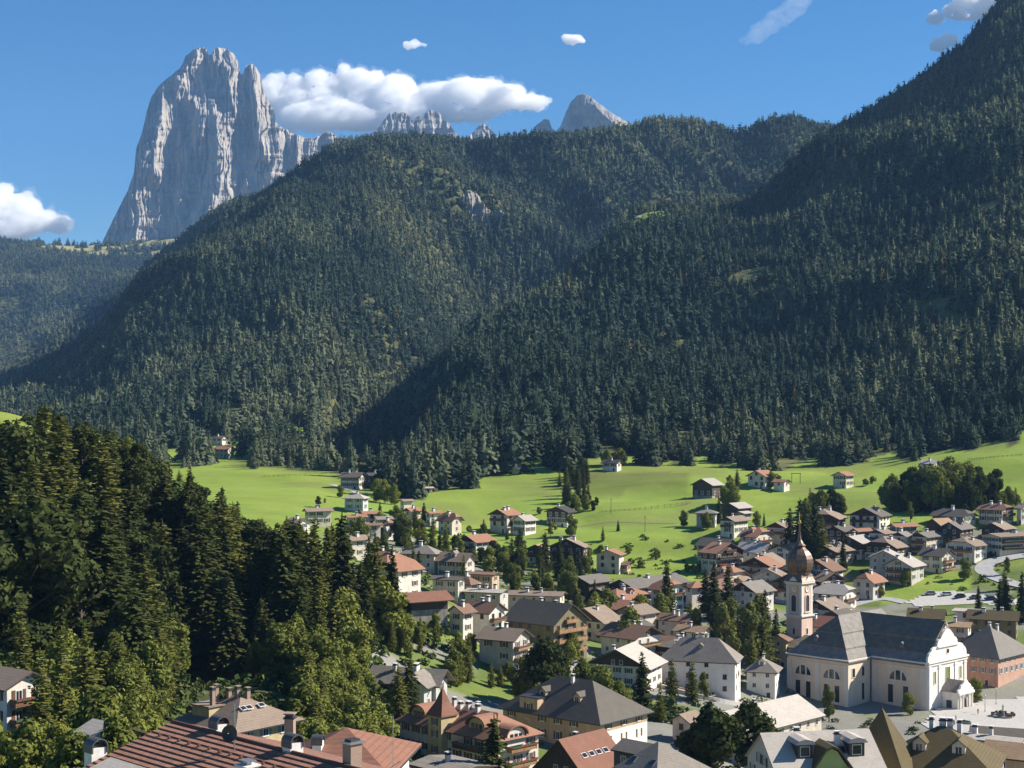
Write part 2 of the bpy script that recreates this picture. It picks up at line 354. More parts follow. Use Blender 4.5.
nz = noise(tt, geo, .25, 6, .7); nz2 = noise(tt, scaled(tt, geo, (.05,.11,.05)), 1, 4); nz3 = noise(tt, geo, 2.2, 3)
c1 = mixc(tt, ramp(tt, nz, .3, .7, .0, .5), at.outputs['Color'], (.0,.0,.0), 'MIX')
c1 = mixc(tt, ramp(tt, nz, .3, .7, 0, .22), at.outputs['Color'], (.10,.11,.04)); c1 = mixc(tt, ramp(tt, nz2, .45, .7, 0, .3), c1, (.26,.27,.075))
tt.links.new(c1, tb.inputs['Base Color']); tb.inputs['Roughness'].default_value = 1; tb.inputs['Specular IOR Level'].default_value = .05
bump(tt, mathn(tt, 'ADD', nz, mathn(tt, 'MULTIPLY', nz3, .3)), .6, .5, tb)
nu, nd = UU.shape
idx = np.arange(nu*nd).reshape(nu, nd)
FQ = np.stack([idx[:-1,:-1], idx[1:,:-1], idx[1:,1:], idx[:-1,1:]], -1).reshape(-1,4)
VV = np.stack([XX, DD, ZG], -1).reshape(-1,3)
ca = np.concatenate([colr.reshape(-1,3), np.ones((nu*nd,1))], 1)
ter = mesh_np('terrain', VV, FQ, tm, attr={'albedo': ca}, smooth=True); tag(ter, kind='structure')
# sheets laid on the ground
def area_sheet(name, poly_px, mat, lift=.06, step=2.2):
    pw = [pix(u, v) for u, v in poly_px]; xs = [p[0] for p in pw]; ys = [p[1] for p in pw]
    def inside(x, y):
        c = False; n = len(pw); j = n-1
        for i in range(n):
            if (ys[i] > y) != (ys[j] > y) and x < (xs[j]-xs[i])*(y-ys[i])/(ys[j]-ys[i])+xs[i]: c = not c
            j = i
        return c
    mb = MB(); gx = np.arange(min(xs), max(xs), step); gy = np.arange(min(ys), max(ys), step)
    vid = {}
    def vert(i, j):
        if (i,j) not in vid:
            x = gx[0]+i*step; y = gy[0]+j*step; vid[(i,j)] = len(mb.v); mb.v.append((x, y, gz(x,y)+lift))
        return vid[(i,j)]
    for i in range(len(gx)):
        for j in range(len(gy)):
            if inside(gx[0]+(i+.5)*step, gy[0]+(j+.5)*step):
                mb.f.append((vert(i,j), vert(i+1,j), vert(i+1,j+1), vert(i,j+1))); mb.m.append(0)
    return tag(mb.build(name, mat), kind='structure')
def path_pts(pts_px, n=10):
    P = [Vector(pix(u, v)) if len((u,v)) == 2 else None for u, v in pts_px]; out = []
    for i in range(len(P)-1):
        a = P[max(i-1,0)]; b = P[i]; c = P[i+1]; d = P[min(i+2,len(P)-1)]
        for k in range(n):
            t = k/n; out.append(.5*((2*b)+(c-a)*t+(2*a-5*b+4*c-d)*t*t+(-a+3*b-3*c+d)*t**3))
    return out+[P[-1]]
def strip(name, pts, half, mat, lift=.10, off=0.0, kind='structure'):
    mb = MB(); rows = []
    for i, p in enumerate(pts):
        d = (pts[min(i+1,len(pts)-1)]-pts[max(i-1,0)]); n = Vector((-d.y, d.x, 0)).normalized()
        r = []
        for s in (-1,-.5,0,.5,1):
            q = p+n*(off+s*half); r.append((q.x, q.y, max(gz(q.x,q.y), gz(p.x,p.y)-.2)+lift))
        rows.append(r)
    for i in range(len(rows)-1):
        for k in range(4): mb.poly([rows[i][k], rows[i][k+1], rows[i+1][k+1], rows[i+1][k]])
    o = mb.build(name, mat); return tag(o, kind=kind) if kind else o
asphalt = plain_mat('asphalt', (.13,.13,.13), .9, scale=.6); gravel = plain_mat('pale_gravel', (.52,.49,.44), .95, scale=1.5); paving = plain_mat('stone_paving', (.50,.47,.43), .85, scale=1.2)
lightroad = plain_mat('pale_road_surface', (.40,.39,.38), .9, scale=.5); dirt = plain_mat('farm_track', (.42,.38,.31), .95)  # lightroad is a pale grey road surface
# ------------------------------------------------------------------ foliage materials
def leaf_mat(name, c, attr=False, trans=.22, var=.5):
    m = bpy.data.materials.new(name); m.use_nodes = True; t = m.node_tree; t.nodes.clear()
    out = t.nodes.new('ShaderNodeOutputMaterial'); df = t.nodes.new('ShaderNodeBsdfDiffuse'); tr = t.nodes.new('ShaderNodeBsdfTranslucent'); mx = t.nodes.new('ShaderNodeMixShader')
    geo = t.nodes.new('ShaderNodeNewGeometry'); ri = geo.outputs['Random Per Island']
    if attr:
        base = N(t, 'ShaderNodeAttribute', attribute_name='tint').outputs['Color']
    else:
        rnd = t.nodes.new('ShaderNodeObjectInfo').outputs['Random']
        base = mixc(t, rnd, tuple(x*.72 for x in c), tuple(x*y for x, y in zip(c, (1.45,1.3,1.1))))
    cc = mixc(t, mathn(t, 'MULTIPLY', ri, var), base, (c[0]*1.9, c[1]*1.7, c[2]*1.3)) if not attr else base
    t.links.new(cc, df.inputs[0]); t.links.new(cc, tr.inputs[0]); mx.inputs[0].default_value = trans
    t.links.new(df.outputs[0], mx.inputs[1]); t.links.new(tr.outputs[0], mx.inputs[2]); t.links.new(mx.outputs[0], out.inputs[0]); return m
L_spruce = leaf_mat('spruce_needles', (.062,.078,.030)); L_larch = leaf_mat('larch_needles', (.140,.158,.050)); L_broad = leaf_mat('broad_leaves', (.138,.165,.045)); L_dark = leaf_mat('dark_leaves', (.046,.062,.024))
L_forest = leaf_mat('forest_needles', (.04,.05,.03), attr=True, trans=.12)
bark = wood_mat('bark', (.10,.075,.055))
# ------------------------------------------------------------------ tree meshes (metres, origin at the foot)
def quads_mesh(name, C, A, B, mat):
    n = len(C); V = np.empty((n,4,3)); V[:,0] = C-A-B; V[:,1] = C+A-B*.8; V[:,2] = C+A*.9+B; V[:,3] = C-A*.8+B
    o = mesh_np(name, V.reshape(-1,3), np.arange(4*n).reshape(n,4), mat); me = o.data; bpy.data.objects.remove(o); return me
def conifer_crown(seed, H=24., rad=3.6, levels=30, droop=.35, lo=.10, size=1., mat=None, gap=.0, pw=.8):
    r = np.random.default_rng(seed); C = []; A = []; B = []
    side = r.uniform(.75, 1.25, 12)
    for l in range(levels):
        t = min(max((l+r.uniform(-.4,.4))/levels,0),.995)
        R_ = rad*((1-t)**pw)*(.55+.45*min(1,t*7+.35))+.25
        nb = max(4, int(11*(1-t)+5))
        for b in range(nb):
            if r.random() < gap: continue
            tj = min(max(t+r.normal(0,.022),0),.995); z0 = H*(lo+(1-lo)*tj)
            az = 2*math.pi*(b+r.uniform(-.4,.4))/nb+l*.7; L = R_*r.uniform(.65,1.15)*side[int(az/6.2832*12) % 12]
            ns = max(2, int(L/.55)+1)
            for s in range(ns):
                q = (s+.6+r.uniform(-.2,.2))/ns
                d = L*q; z = z0-droop*d*(.5+.6*q)+.18*d*q*(1 if t > .5 else .3)
                dirv = np.array([math.cos(az), math.sin(az), -droop]); dirv /= np.linalg.norm(dirv)
                sidev = np.array([-math.sin(az), math.cos(az), r.uniform(-.5,.5)])
                c = np.array([d*math.cos(az), d*math.sin(az), z])+r.normal(0,.22,3)
                sz = size*(.34+.42*(1-q)*min(1,L/2.5)+.1*r.random())
                C.append(c); A.append(dirv*sz*1.0); B.append(sidev*sz*.62)
                if r.random() < .7:
                    C.append(c+np.array([0,0,-sz*.25])); A.append(dirv*sz*.8); B.append(np.array([sidev[0]*.3, sidev[1]*.3, .75])*sz*.62)
    C.append(np.array([0,0,H-.2])); A.append(np.array([.12,0,0])); B.append(np.array([0,0,.8]))
    C.append(np.array([0,0,H-.3])); A.append(np.array([0,.12,0])); B.append(np.array([0,0,.8]))
    return quads_mesh('crown', np.array(C), np.array(A), np.array(B), mat)
def broad_crown(seed, H=12., rad=4.2, n=2600, base=.22, lobes=13, mat=None, size=.42, tall=1.):
    r = np.random.default_rng(seed); C = []; A = []; B = []
    L = []
    for k in range(lobes):
        t = r.random(); zz = H*(base+.16+(1-base-.3)*t); rr = rad*math.sin(math.pi*min(.93,.22+.62*t))*r.uniform(.35,.72)
        az = r.random()*6.283; L.append((rr*math.cos(az), rr*math.sin(az), zz, rad*r.uniform(.34,.56), rad*r.uniform(.30,.46)*tall))
    L.append((0,0,H*.62,rad*.6,H*.26)); L.append((r.normal(0,.2),r.normal(0,.2),H*.84,rad*.42,H*.15))
    per = n//len(L)
    for (x,y,z,a,b) in L:
        d = r.normal(0,1,(per,3)); d /= np.linalg.norm(d,axis=1)[:,None]
        q = 1-.45*r.random(per)**2+r.normal(0,.06,per)
        # clumps: pull to some directions
        q *= .86+.28*np.sin(d[:,0]*5+x)*np.sin(d[:,1]*5+y)*np.sin(d[:,2]*5+z)
        c = np.stack([x+d[:,0]*a*q, y+d[:,1]*a*q, z+d[:,2]*b*q], 1)
        nrm = d+r.normal(0,.55,(per,3)); nrm /= np.linalg.norm(nrm,axis=1)[:,None]
        h = r.normal(0,1,(per,3)); aa = np.cross(nrm,h); aa /= np.linalg.norm(aa,axis=1)[:,None]; bb = np.cross(nrm,aa)
        s = size*r.uniform(.55,1.25,per)[:,None]
        C.append(c); A.append(aa*s); B.append(bb*s*.8)
    return quads_mesh('crown', np.concatenate(C), np.concatenate(A), np.concatenate(B), mat)
def trunk_me(H, r0, limbs=0, seed=0):
    mb = MB(); mb.lathe(0,0,[(r0*1.25,-1.2),(r0,.6),(r0*.7,H*.45),(r0*.12,H*.93)],8); r = random.Random(seed)
    for k in range(limbs):
        a = r.random()*6.28; z = H*r.uniform(.25,.55); l = H*r.uniform(.18,.32)
        mb.tube((0,0,z),(math.cos(a)*l,math.sin(a)*l,z+l*.9),r0*.45,6,0,r0*.12)
    return mb.me('trunk', bark, True)
TREES = {
 'spruce': [(conifer_crown(100+k, 24, 3.9+.45*(k%3), 40, .30+.08*(k%2), .03, .92, L_spruce, gap=.10, pw=(.66,.78,.58)[k%3]), trunk_me(24,.34)) for k in range(5)],
 'larch': [(conifer_crown(200+k, 18, 3.0+.3*k, 34, .08, .08, .72, L_larch, gap=.16, pw=.7), trunk_me(18,.28)) for k in range(4)],
 'broad': [(broad_crown(300+k, 12, 3.9+.3*(k%3), 7000, .0, 16, L_broad, .25, 1.15), trunk_me(10,.26,5,k)) for k in range(5)],
 'dark': [(broad_crown(400+k, 14, 4.0, 7500, -.1, 18, L_dark, .25, 1.3), trunk_me(11.5,.3,5,k)) for k in range(3)],
 'poplar': [(broad_crown(500+k, 13, 2.3, 4500, .02, 13, L_larch, .22, 1.7), trunk_me(11,.22,3,k)) for k in range(3)],
 'bush': [(broad_crown(600+k, 2.6, 1.5, 500, .0, 6, L_broad, .24), None) for k in range(3)],
}
T_H = dict(spruce=24, larch=18, broad=12.2, dark=14.2, poplar=13.2, bush=2.7)
ALLTREES = []
def tree(kind, x, y, h, zone='town', wide=1.0):
    k = random.randrange(len(TREES[kind])); crown, trunk = TREES[kind][k]; s = h/T_H[kind]
    nm = dict(spruce='spruce_tree', larch='larch_tree', broad='broadleaf_tree', dark='broadleaf_tree', poplar='poplar_tree', bush='bush')[kind]
    o = thing(nm, None, 'bush' if kind == 'bush' else 'tree', (x, y, gz(x,y)-.15), random.random()*6.28)
    o.scale = (s*wide*random.uniform(.9,1.12), s*wide*random.uniform(.9,1.12), s)
    inst('crown', crown, o)
    if trunk: inst('trunk', trunk, o)
    z = gz(x,y); ALLTREES.append(dict(o=o, kind=kind, u=512+F*x/y, v=HV-(z-CZ)/y*F, D=y, h=h, zone=zone)); return o
def tree_px(kind, u, v, hpx, zone='town', wide=1.0, D=None):
    if D: x, y = (u-512)*D/F, D
    else: x, y, _ = pix(u, v)
    return tree(kind, x, y, hpx*y/F, zone, wide)
# ------------------------------------------------------------------ far woods: one mesh per hillside
def star_cone(z0, z1, r, n, rr, jag=.55, droop=.06):
    """jagged cone: apex and a zigzag skirt"""
    V = [(0,0,z1)]; m = 2*n
    off = rr.random()*6.28
    for i in range(m):
        a = off+2*math.pi*i/m; q = r*(rr.uniform(.85,1.2) if i%2 == 0 else rr.uniform(jag*.8,jag*1.1))
        V.append((q*math.cos(a), q*math.sin(a), z0-(droop if i%2 == 0 else -.02)+rr.uniform(-.015,.015)))
    return V, [(0, 1+i, 1+(i+1)%m) for i in range(m)]
def conifer_lod(seed, tiers, n, rad, pw=.8):
    rr = random.Random(seed); V = []; Fc = []; S = []
    for k in range(tiers):
        t = k/tiers; z0 = .06+.9*t; z1 = min(1, z0+1.9*.94/tiers+.04); r = rad*(1-t)**pw*rr.uniform(.8,1.2)+.012
        if k == 0: r *= .85
        v, f = star_cone(z0, z1, r*rr.uniform(.9,1.1), n, rr); b = len(V); V += v; Fc += [tuple(b+i for i in q) for q in f]
    return np.array(V), np.array(Fc)
def spiky_lod(seed, tiers, nb, rad):
    """near-edge tree: tiers of folded boughs round a slim core"""
    rr = random.Random(seed); V, Fc = conifer_lod(seed, 5, 5, rad*.42); V = V.tolist(); Fc = Fc.tolist()
    for k in range(tiers):
        t = (k+.3)/tiers; z = .05+.92*t; R_ = rad*(1-t)**.8+.01
        for b in range(max(4, int(nb*(1-t*.55)))):
            a = rr.random()*6.283; L = R_*rr.uniform(.75,1.25); wd = (.028+.03*(1-t))*rr.uniform(.7,1.3); ca, sa = math.cos(a), math.sin(a); dz = L*rr.uniform(.15,.5)
            i = len(V)
            V += [[ca*L*.15, sa*L*.15, z+.03], [ca*L*.7-sa*wd, sa*L*.7+ca*wd, z-dz*.75-.008], [ca*L, sa*L, z-dz], [ca*L*.7+sa*wd, sa*L*.7-ca*wd, z-dz*.75-.008], [ca*L*.62, sa*L*.62, z-dz*.3+.012]]
            Fc += [[i,i+1,i+4],[i+1,i+2,i+4],[i+2,i+3,i+4],[i+3,i,i+4]]
    return np.array(V), np.array(Fc)
def clump_lod(seed, n, rad, pw, size, whorls):
    """conifer of loose needle clumps round a slim dark core, 1 high"""
    rr = np.random.default_rng(seed); V = []; Fc = []
    v, f = star_cone(.04, .93, rad*.5, 4, random.Random(seed)); V += [list(q) for q in v]; Fc += [list(q) for q in f]
    side = rr.uniform(.7, 1.3, 7)
    for i in range(n):
        t = 1-math.sqrt(1-rr.random()*.985); t = (math.floor(t*whorls)+.5+rr.uniform(-.3,.3))/whorls; t = min(max(t,.02),.97)
        a = rr.random()*6.283; q = rr.uniform(.55,1.12)*side[int(a/6.284*7)]; r_ = (rad*(1-t)**pw+.008)*q
        c = np.array([r_*math.cos(a), r_*math.sin(a), .04+.95*t-.10*r_])
        nn = np.array([math.cos(a), math.sin(a), .75])+rr.normal(0,.30,3); h = rr.normal(0,1,3); A = np.cross(nn,h); A /= np.linalg.norm(A); B = np.cross(nn,A); B /= np.linalg.norm(B)
        s_ = size*(.55+.6*(1-t))*rr.uniform(.7,1.3); k = len(V); V += [list(c-A*s_-B*s_*.5), list(c+A*s_-B*s_*.6), list(c+A*s_*.3+B*s_*1.0)]
        V += [list(c-A*s_*.8+B*s_*.7)]; Fc += [[k,k+1,k+2],[k,k+2,k+3]]
    k = len(V); V += [[-.012,0,.9],[.012,0,.9],[0,.004,1.0]]; Fc += [[k,k+1,k+2]]
    return np.array(V), np.array(Fc)
NEAR = [clump_lod(k, 170, .19+.03*(k%3), (.85,.7,.6)[k%3], .05, 13) for k in range(6)]
MIDL = [clump_lod(20+k, 62, .21+.035*(k%3), (.85,.65,.5,.75)[k%4], .075, 8) for k in range(9)]
FARL = [clump_lod(40+k, 26, .23+.04*(k%3), (.8,.6,.5)[k%3], .11, 6) for k in range(8)]
ANG = (ZG-CZ)/DD; RUN = np.maximum.accumulate(ANG, axis=1)
def hidden(u, d, top):
    i = np.clip(((u-US[0])/6).round().astype(int), 0, len(US)-1); j = np.clip(np.searchsorted(DS, d)-3, 0, len(DS)-1)
    return (top+14-CZ)/d < RUN[i, j]
def woods(name, d0, d1, spacing, lods, hlo, hhi, umin, umax, seed, label, keep=None):
    r = np.random.default_rng(seed)
    ys = np.arange(d0, d1, spacing*.9); P = []
    for y in ys:
        x0 = (umin-512)*y/F; x1 = (umax-512)*y/F; n = int((x1-x0)/spacing)
        P.append(np.stack([np.linspace(x0,x1,n,endpoint=False)+r.uniform(-.48,.48,n)*spacing+spacing*r.random(), y+r.uniform(-.5,.5,n)*spacing], 1))
    P = np.concatenate(P); x, y = P[:,0], P[:,1]; u = 512+F*x/y
    dens = vn(x/70., y/70., 91); ok = forest_mask(u, y) & (r.random(len(x)) < np.where(y > 1900, .80, .62)+.6*dens) & (y >= d0-5) & (y < d1)
    glade = ((vn(x/38., y/60., 92) > .92) & (y < 1900)) | ((vn((x+y*.5)/26., (y-x*.3)/130., 97) > .935) & (y < 1900)); ok &= ~glade
    if keep is not None: ok &= keep(u, y)
    x, y, u = x[ok], y[ok], u[ok]; z = ground(x, y)
    h = (hlo+(hhi-hlo)*r.random(len(x))**.9)*(.6+.75*vn(x/120., y/120., 93))*r.uniform(.8,1.15,len(x))
    small = r.random(len(x)) < .22; h = np.where(small, h*.55, h)
    vis = ~hidden(u, y, z+h); x, y, z, h, u = x[vis], y[vis], z[vis], h[vis], u[vis]
    kind = r.integers(0, len(lods), len(x)); Vs = []; Fs = []; Ts = []; base = 0
    stand = vn(x/160., y/160., 94); light = np.clip((stand-.42)*2.6+r.normal(0,.45,len(x)), 0, 1)
    dk = np.array([.042,.062,.044]); lt = np.array([.118,.136,.076])
    tint = dk+(lt-dk)*light[:,None]; tint *= r.uniform(.72,1.22,len(x))[:,None]
    rusty = r.random(len(x)) < .003; tint[rusty] = np.array([.115,.095,.04])
    for k, (tv, tf) in enumerate(lods):
        s = np.where(kind == k)[0]
        if not len(s): continue
        a = r.random(len(s))*6.283; ca, sa = np.cos(a)[:,None], np.sin(a)[:,None]; wd = (h[s]*r.uniform(.75,1.4,len(s)))[:,None]
        V = np.empty((len(s), len(tv), 3)); V[:,:,0] = (tv[:,0]*ca-tv[:,1]*sa)*wd+x[s][:,None]; V[:,:,1] = (tv[:,0]*sa+tv[:,1]*ca)*wd+y[s][:,None]; V[:,:,2] = tv[:,2]*h[s][:,None]+z[s][:,None]-.3
        Fs.append((tf[None]+(base+np.arange(len(s))*len(tv))[:,None,None]).reshape(-1,3)); base += len(s)*len(tv); Vs.append(V.reshape(-1,3))
        Ts.append(np.repeat(tint[s], len(tv), axis=0))
    V = np.concatenate(Vs); T = np.concatenate(Ts); T = np.concatenate([T, np.ones((len(T),1))], 1)
    print('WOODS', name, len(x), 'trees', sum(len(f) for f in Fs), 'tris')
    o = mesh_np(name, V, np.concatenate(Fs), L_forest, attr={'tint': T}); return tag(o, label, 'woodland', kind='stuff')
woods('near_forest', 770, 1300, 8.0, NEAR, 13, 26, -90, 1110, 1, 'dense spruce wood on the lower slope above the meadows')
woods('slope_forest', 1300, 2620, 9.0, MIDL, 14, 25, -90, 1110, 2, 'spruce wood covering the steep mountainside on the right')
woods('ridge_forest', 2620, 3700, 10.5, FARL, 14, 23, -90, 1110, 3, 'spruce wood over the middle ridge below the rock towers')
woods('far_forest', 3700, 5700, 14.0, FARL, 14, 24, -90, 330, 4, 'hazy spruce wood on the far ridge below the alpine pasture')
# ------------------------------------------------------------------ buildings
def bar_window(name, fm, shutters=None, arched=False, muntin=True):
    """unit window 1 wide, 1 high, facing -y, centred on its sill line"""
    mb = MB(); fw = .10
    if arched:
        n = 10; outer = [(-.5,0),(.5,0)]+[(.5*math.cos(math.pi*i/n), .72+.28*math.sin(math.pi*i/n)) for i in range(n+1)]
        inner = [(x*.80, .04+z*.93) for x, z in outer]
        for i in range(len(outer)):
            j = (i+1) % len(outer); a, b, c, d = outer[i], outer[j], inner[j], inner[i]
            mb.poly([(a[0],-.07,a[1]),(b[0],-.07,b[1]),(c[0],-.07,c[1]),(d[0],-.07,d[1])]); mb.poly([(a[0],0,a[1]),(b[0],0,b[1]),(b[0],-.07,b[1]),(a[0],-.07,a[1])])
            mb.poly([(d[0],-.07,d[1]),(c[0],-.07,c[1]),(c[0],-.01,c[1]),(d[0],-.01,d[1])])
        mb.poly([(p[0],-.012,p[1]) for p in inner], 1)
        mb.box(-.02,.02,-.04,-.013,.05,.95)
        mb.box(-.4,.4,-.04,-.013,.42,.45)
    else:
        mb.box(-.5,-.5+fw,-.07,0,0,1); mb.box(.5-fw,.5,-.07,0,0,1); mb.box(-.5+fw,.5-fw,-.07,0,0,.07); mb.box(-.5+fw,.5-fw,-.07,0,.92,1)
        mb.box(-.58,.58,-.14,0,-.06,-.002)
        if muntin: mb.box(-.03,.03,-.05,-.014,.07,.92)
        mb.poly([(-.5+fw,-.012,.07),(.5-fw,-.012,.07),(.5-fw,-.012,.92),(-.5+fw,-.012,.92)], 1)
        if shutters:
            for s in (-1,1):
                mb.box(min(s*.53,s*1.0), max(s*.53,s*1.0), -.06,-.01,0,1,2)
                for q in range(6): mb.box(min(s*.57,s*.96), max(s*.57,s*.96), -.08,-.06,.08+q*.15,.17+q*.15,2)
    return mb.me(name, [fm, glass]+([shutters] if shutters else []))
WIN = dict(plain=bar_window('window', frame_w), wood=bar_window('window', frame_b), green=bar_window('window', frame_w, sh_green), brown=bar_window('window', frame_w, sh_brown),
           grey=bar_window('window', frame_w, sh_grey), arch=bar_window('window', frame_w, None, True))
def add_roof(mb, X, Y, H, rise, hs, t, hf, axis, oe_pitch):
    """slab roof: X half length with overhang, Y half span with overhang; hf=1 gable, 0 hip, between = half hip"""
    ze = H-oe_pitch; tot = ze+rise*Y/hs
    Rr = tot-ze
    def ring(dz):
        if hf >= 1:
            return [(-X,-Y,ze+dz),(X,-Y,ze+dz),(X,0,tot+dz),(X,Y,ze+dz),(-X,Y,ze+dz),(-X,0,tot+dz)], []
        g = Y*(1-hf); ins = g*(1.0 if hf > 0 else HIPK[0])
        if hf > 0:
            return [(-X,-Y,ze+dz),(X,-Y,ze+dz),(X,-g,ze+hf*Rr+dz),(X,g,ze+hf*Rr+dz),(X,Y,ze+dz),(-X,Y,ze+dz),(-X,g,ze+hf*Rr+dz),(-X,-g,ze+hf*Rr+dz)], [(-X+ins,0,tot+dz),(X-ins,0,tot+dz)]
        ins = min(ins, X-.05)
        return [(-X,-Y,ze+dz),(X,-Y,ze+dz),(X,Y,ze+dz),(-X,Y,ze+dz)], [(-X+ins,0,tot+dz),(X-ins,0,tot+dz)]
    top, rt = ring(t); bot, rb = ring(0.0)
    n = len(top); V = top+rt; W_ = bot+rb
    if hf >= 1: fs = [(0,1,2,5),(2,3,4,5)]
    elif hf > 0: fs = [(0,1,2,9,8,7),(4,5,6,8,9,3),(2,3,9),(6,7,8)]
    else: fs = [(0,1,5,4),(2,3,4,5),(1,2,5),(3,0,4)]
    if axis == 'y':
        V = [(-p[1],p[0],p[2]) for p in V]; W_ = [(-p[1],p[0],p[2]) for p in W_]
    m = len(V); allv = V+W_
    F2 = [f for f in fs]+[tuple(m+i for i in f)[::-1] for f in fs]
    F2s = [(i,m+i,m+(i+1)%n,(i+1)%n) for i in range(n)]
    mb.faces(allv, F2, 0); mb.faces(allv, F2s, 1)
    return tot
HIPK = [1.0]
BUILD = []          # (root, centre x, centre y, half extents, angle, short name) for tree avoidance and labels
def chimney(parent, x, y, z0, z1, s=.55, mat=None, cap=True):
    mb = MB(); mb.box(-s/2,s/2,-s/2,s/2,0,z1-z0)
    mb.box(-s/2-.1,s/2+.1,-s/2-.1,s/2+.1,z1-z0+.002,z1-z0+.12,1)
    mb.box(-s/2+.05,s/2-.05,-s/2+.05,s/2-.05,z1-z0+.12,z1-z0+.4,1); mb.box(-s/2-.08,s/2+.08,-s/2-.08,s/2+.08,z1-z0+.4,z1-z0+.5,0)
    return mb.build('chimney', [mat or plaster, metal_d], parent, loc=(x,y,z0))
def dormer(parent, x, y, z, face, w=1.8, h=1.5, dep=3., roofm=None, wallm=None):
    """a little gabled dormer looking along -y (face 'f') or +x (face 's')"""
    mb = MB(); r = w*.42
    mb.prism([(-w/2,-1.2),(w/2,-1.2),(w/2,h),(0,h+r),(-w/2,h)], 0, dep, 'y', 0)
    t = .14; o = .25
    mb.prism([(-w/2-o,h-o*.84+.02),(0,h+r+.02),(w/2+o,h-o*.84+.02),(w/2+o,h-o*.84+.02+t),(0,h+r+.02+t),(-w/2-o,h-o*.84+.02+t)], -.3, dep, 'y', 1)
    mb.box(-w*.3,w*.3,-.05,-.002,.2,h-.1,2); mb.box(-w*.24,w*.24,-.07,-.051,.28,h-.2,3); mb.box(-.03,.03,-.09,-.071,.28,h-.2,2)
    return mb.build('dormer', [wallm or W['white'], roofm, frame_w, glass], parent, loc=(x,y,z), rz=0 if face == 'f' else R(90))
def balcony(root, face, Lx, Ly, z, width, off, mat, dep=1.3, fl=True):
    mb = MB(); hw = width/2
    mb.box(-hw,hw,-dep,-.003,0,.16); mb.box(-hw,hw,-dep,-dep+.07,1.0,1.1); mb.box(-hw,hw,-dep+.01,-dep+.06,.2,.96)
    for s in (-1,1): mb.box(min(s*hw,s*(hw-.07)),max(s*hw,s*(hw-.07)),-dep+.07,-.003,.16,1.1)
    nb = max(2,int(width/2.4))
    for q in range(nb+1):
        x = -hw+.08+(width-.16)*q/nb; mb.box(x-.06,x+.06,-dep-.03,-dep-.002,-.15,1.14)
    loc, rz = face_loc(face, Lx, Ly, off, z)
    b = mb.build('balcony', mat, root, loc=loc, rz=rz)
    if fl:
        f = MB(); r = random.Random(len(BUILD)*7+int(z*10))
        for q in range(int(width/.35)):
            x = -hw+.2+q*.35; s = .13+.12*r.random(); f.box(x-s,x+s,-dep-.22,-dep-.035,.82,1.08+.2*r.random(), r.random() < .45)
        f.build('flower_box', [sh_green, flowers], b)
    return b
def face_loc(face, Lx, Ly, t, z, proud=0.0):
    if face == 'f': return (t, -Ly/2-proud, z), 0
    if face == 's': return (Lx/2+proud, t, z), R(90)
    if face == 'w': return (-Lx/2-proud, -t, z), R(-90)
    return (-t, Ly/2+proud, z), R(180)
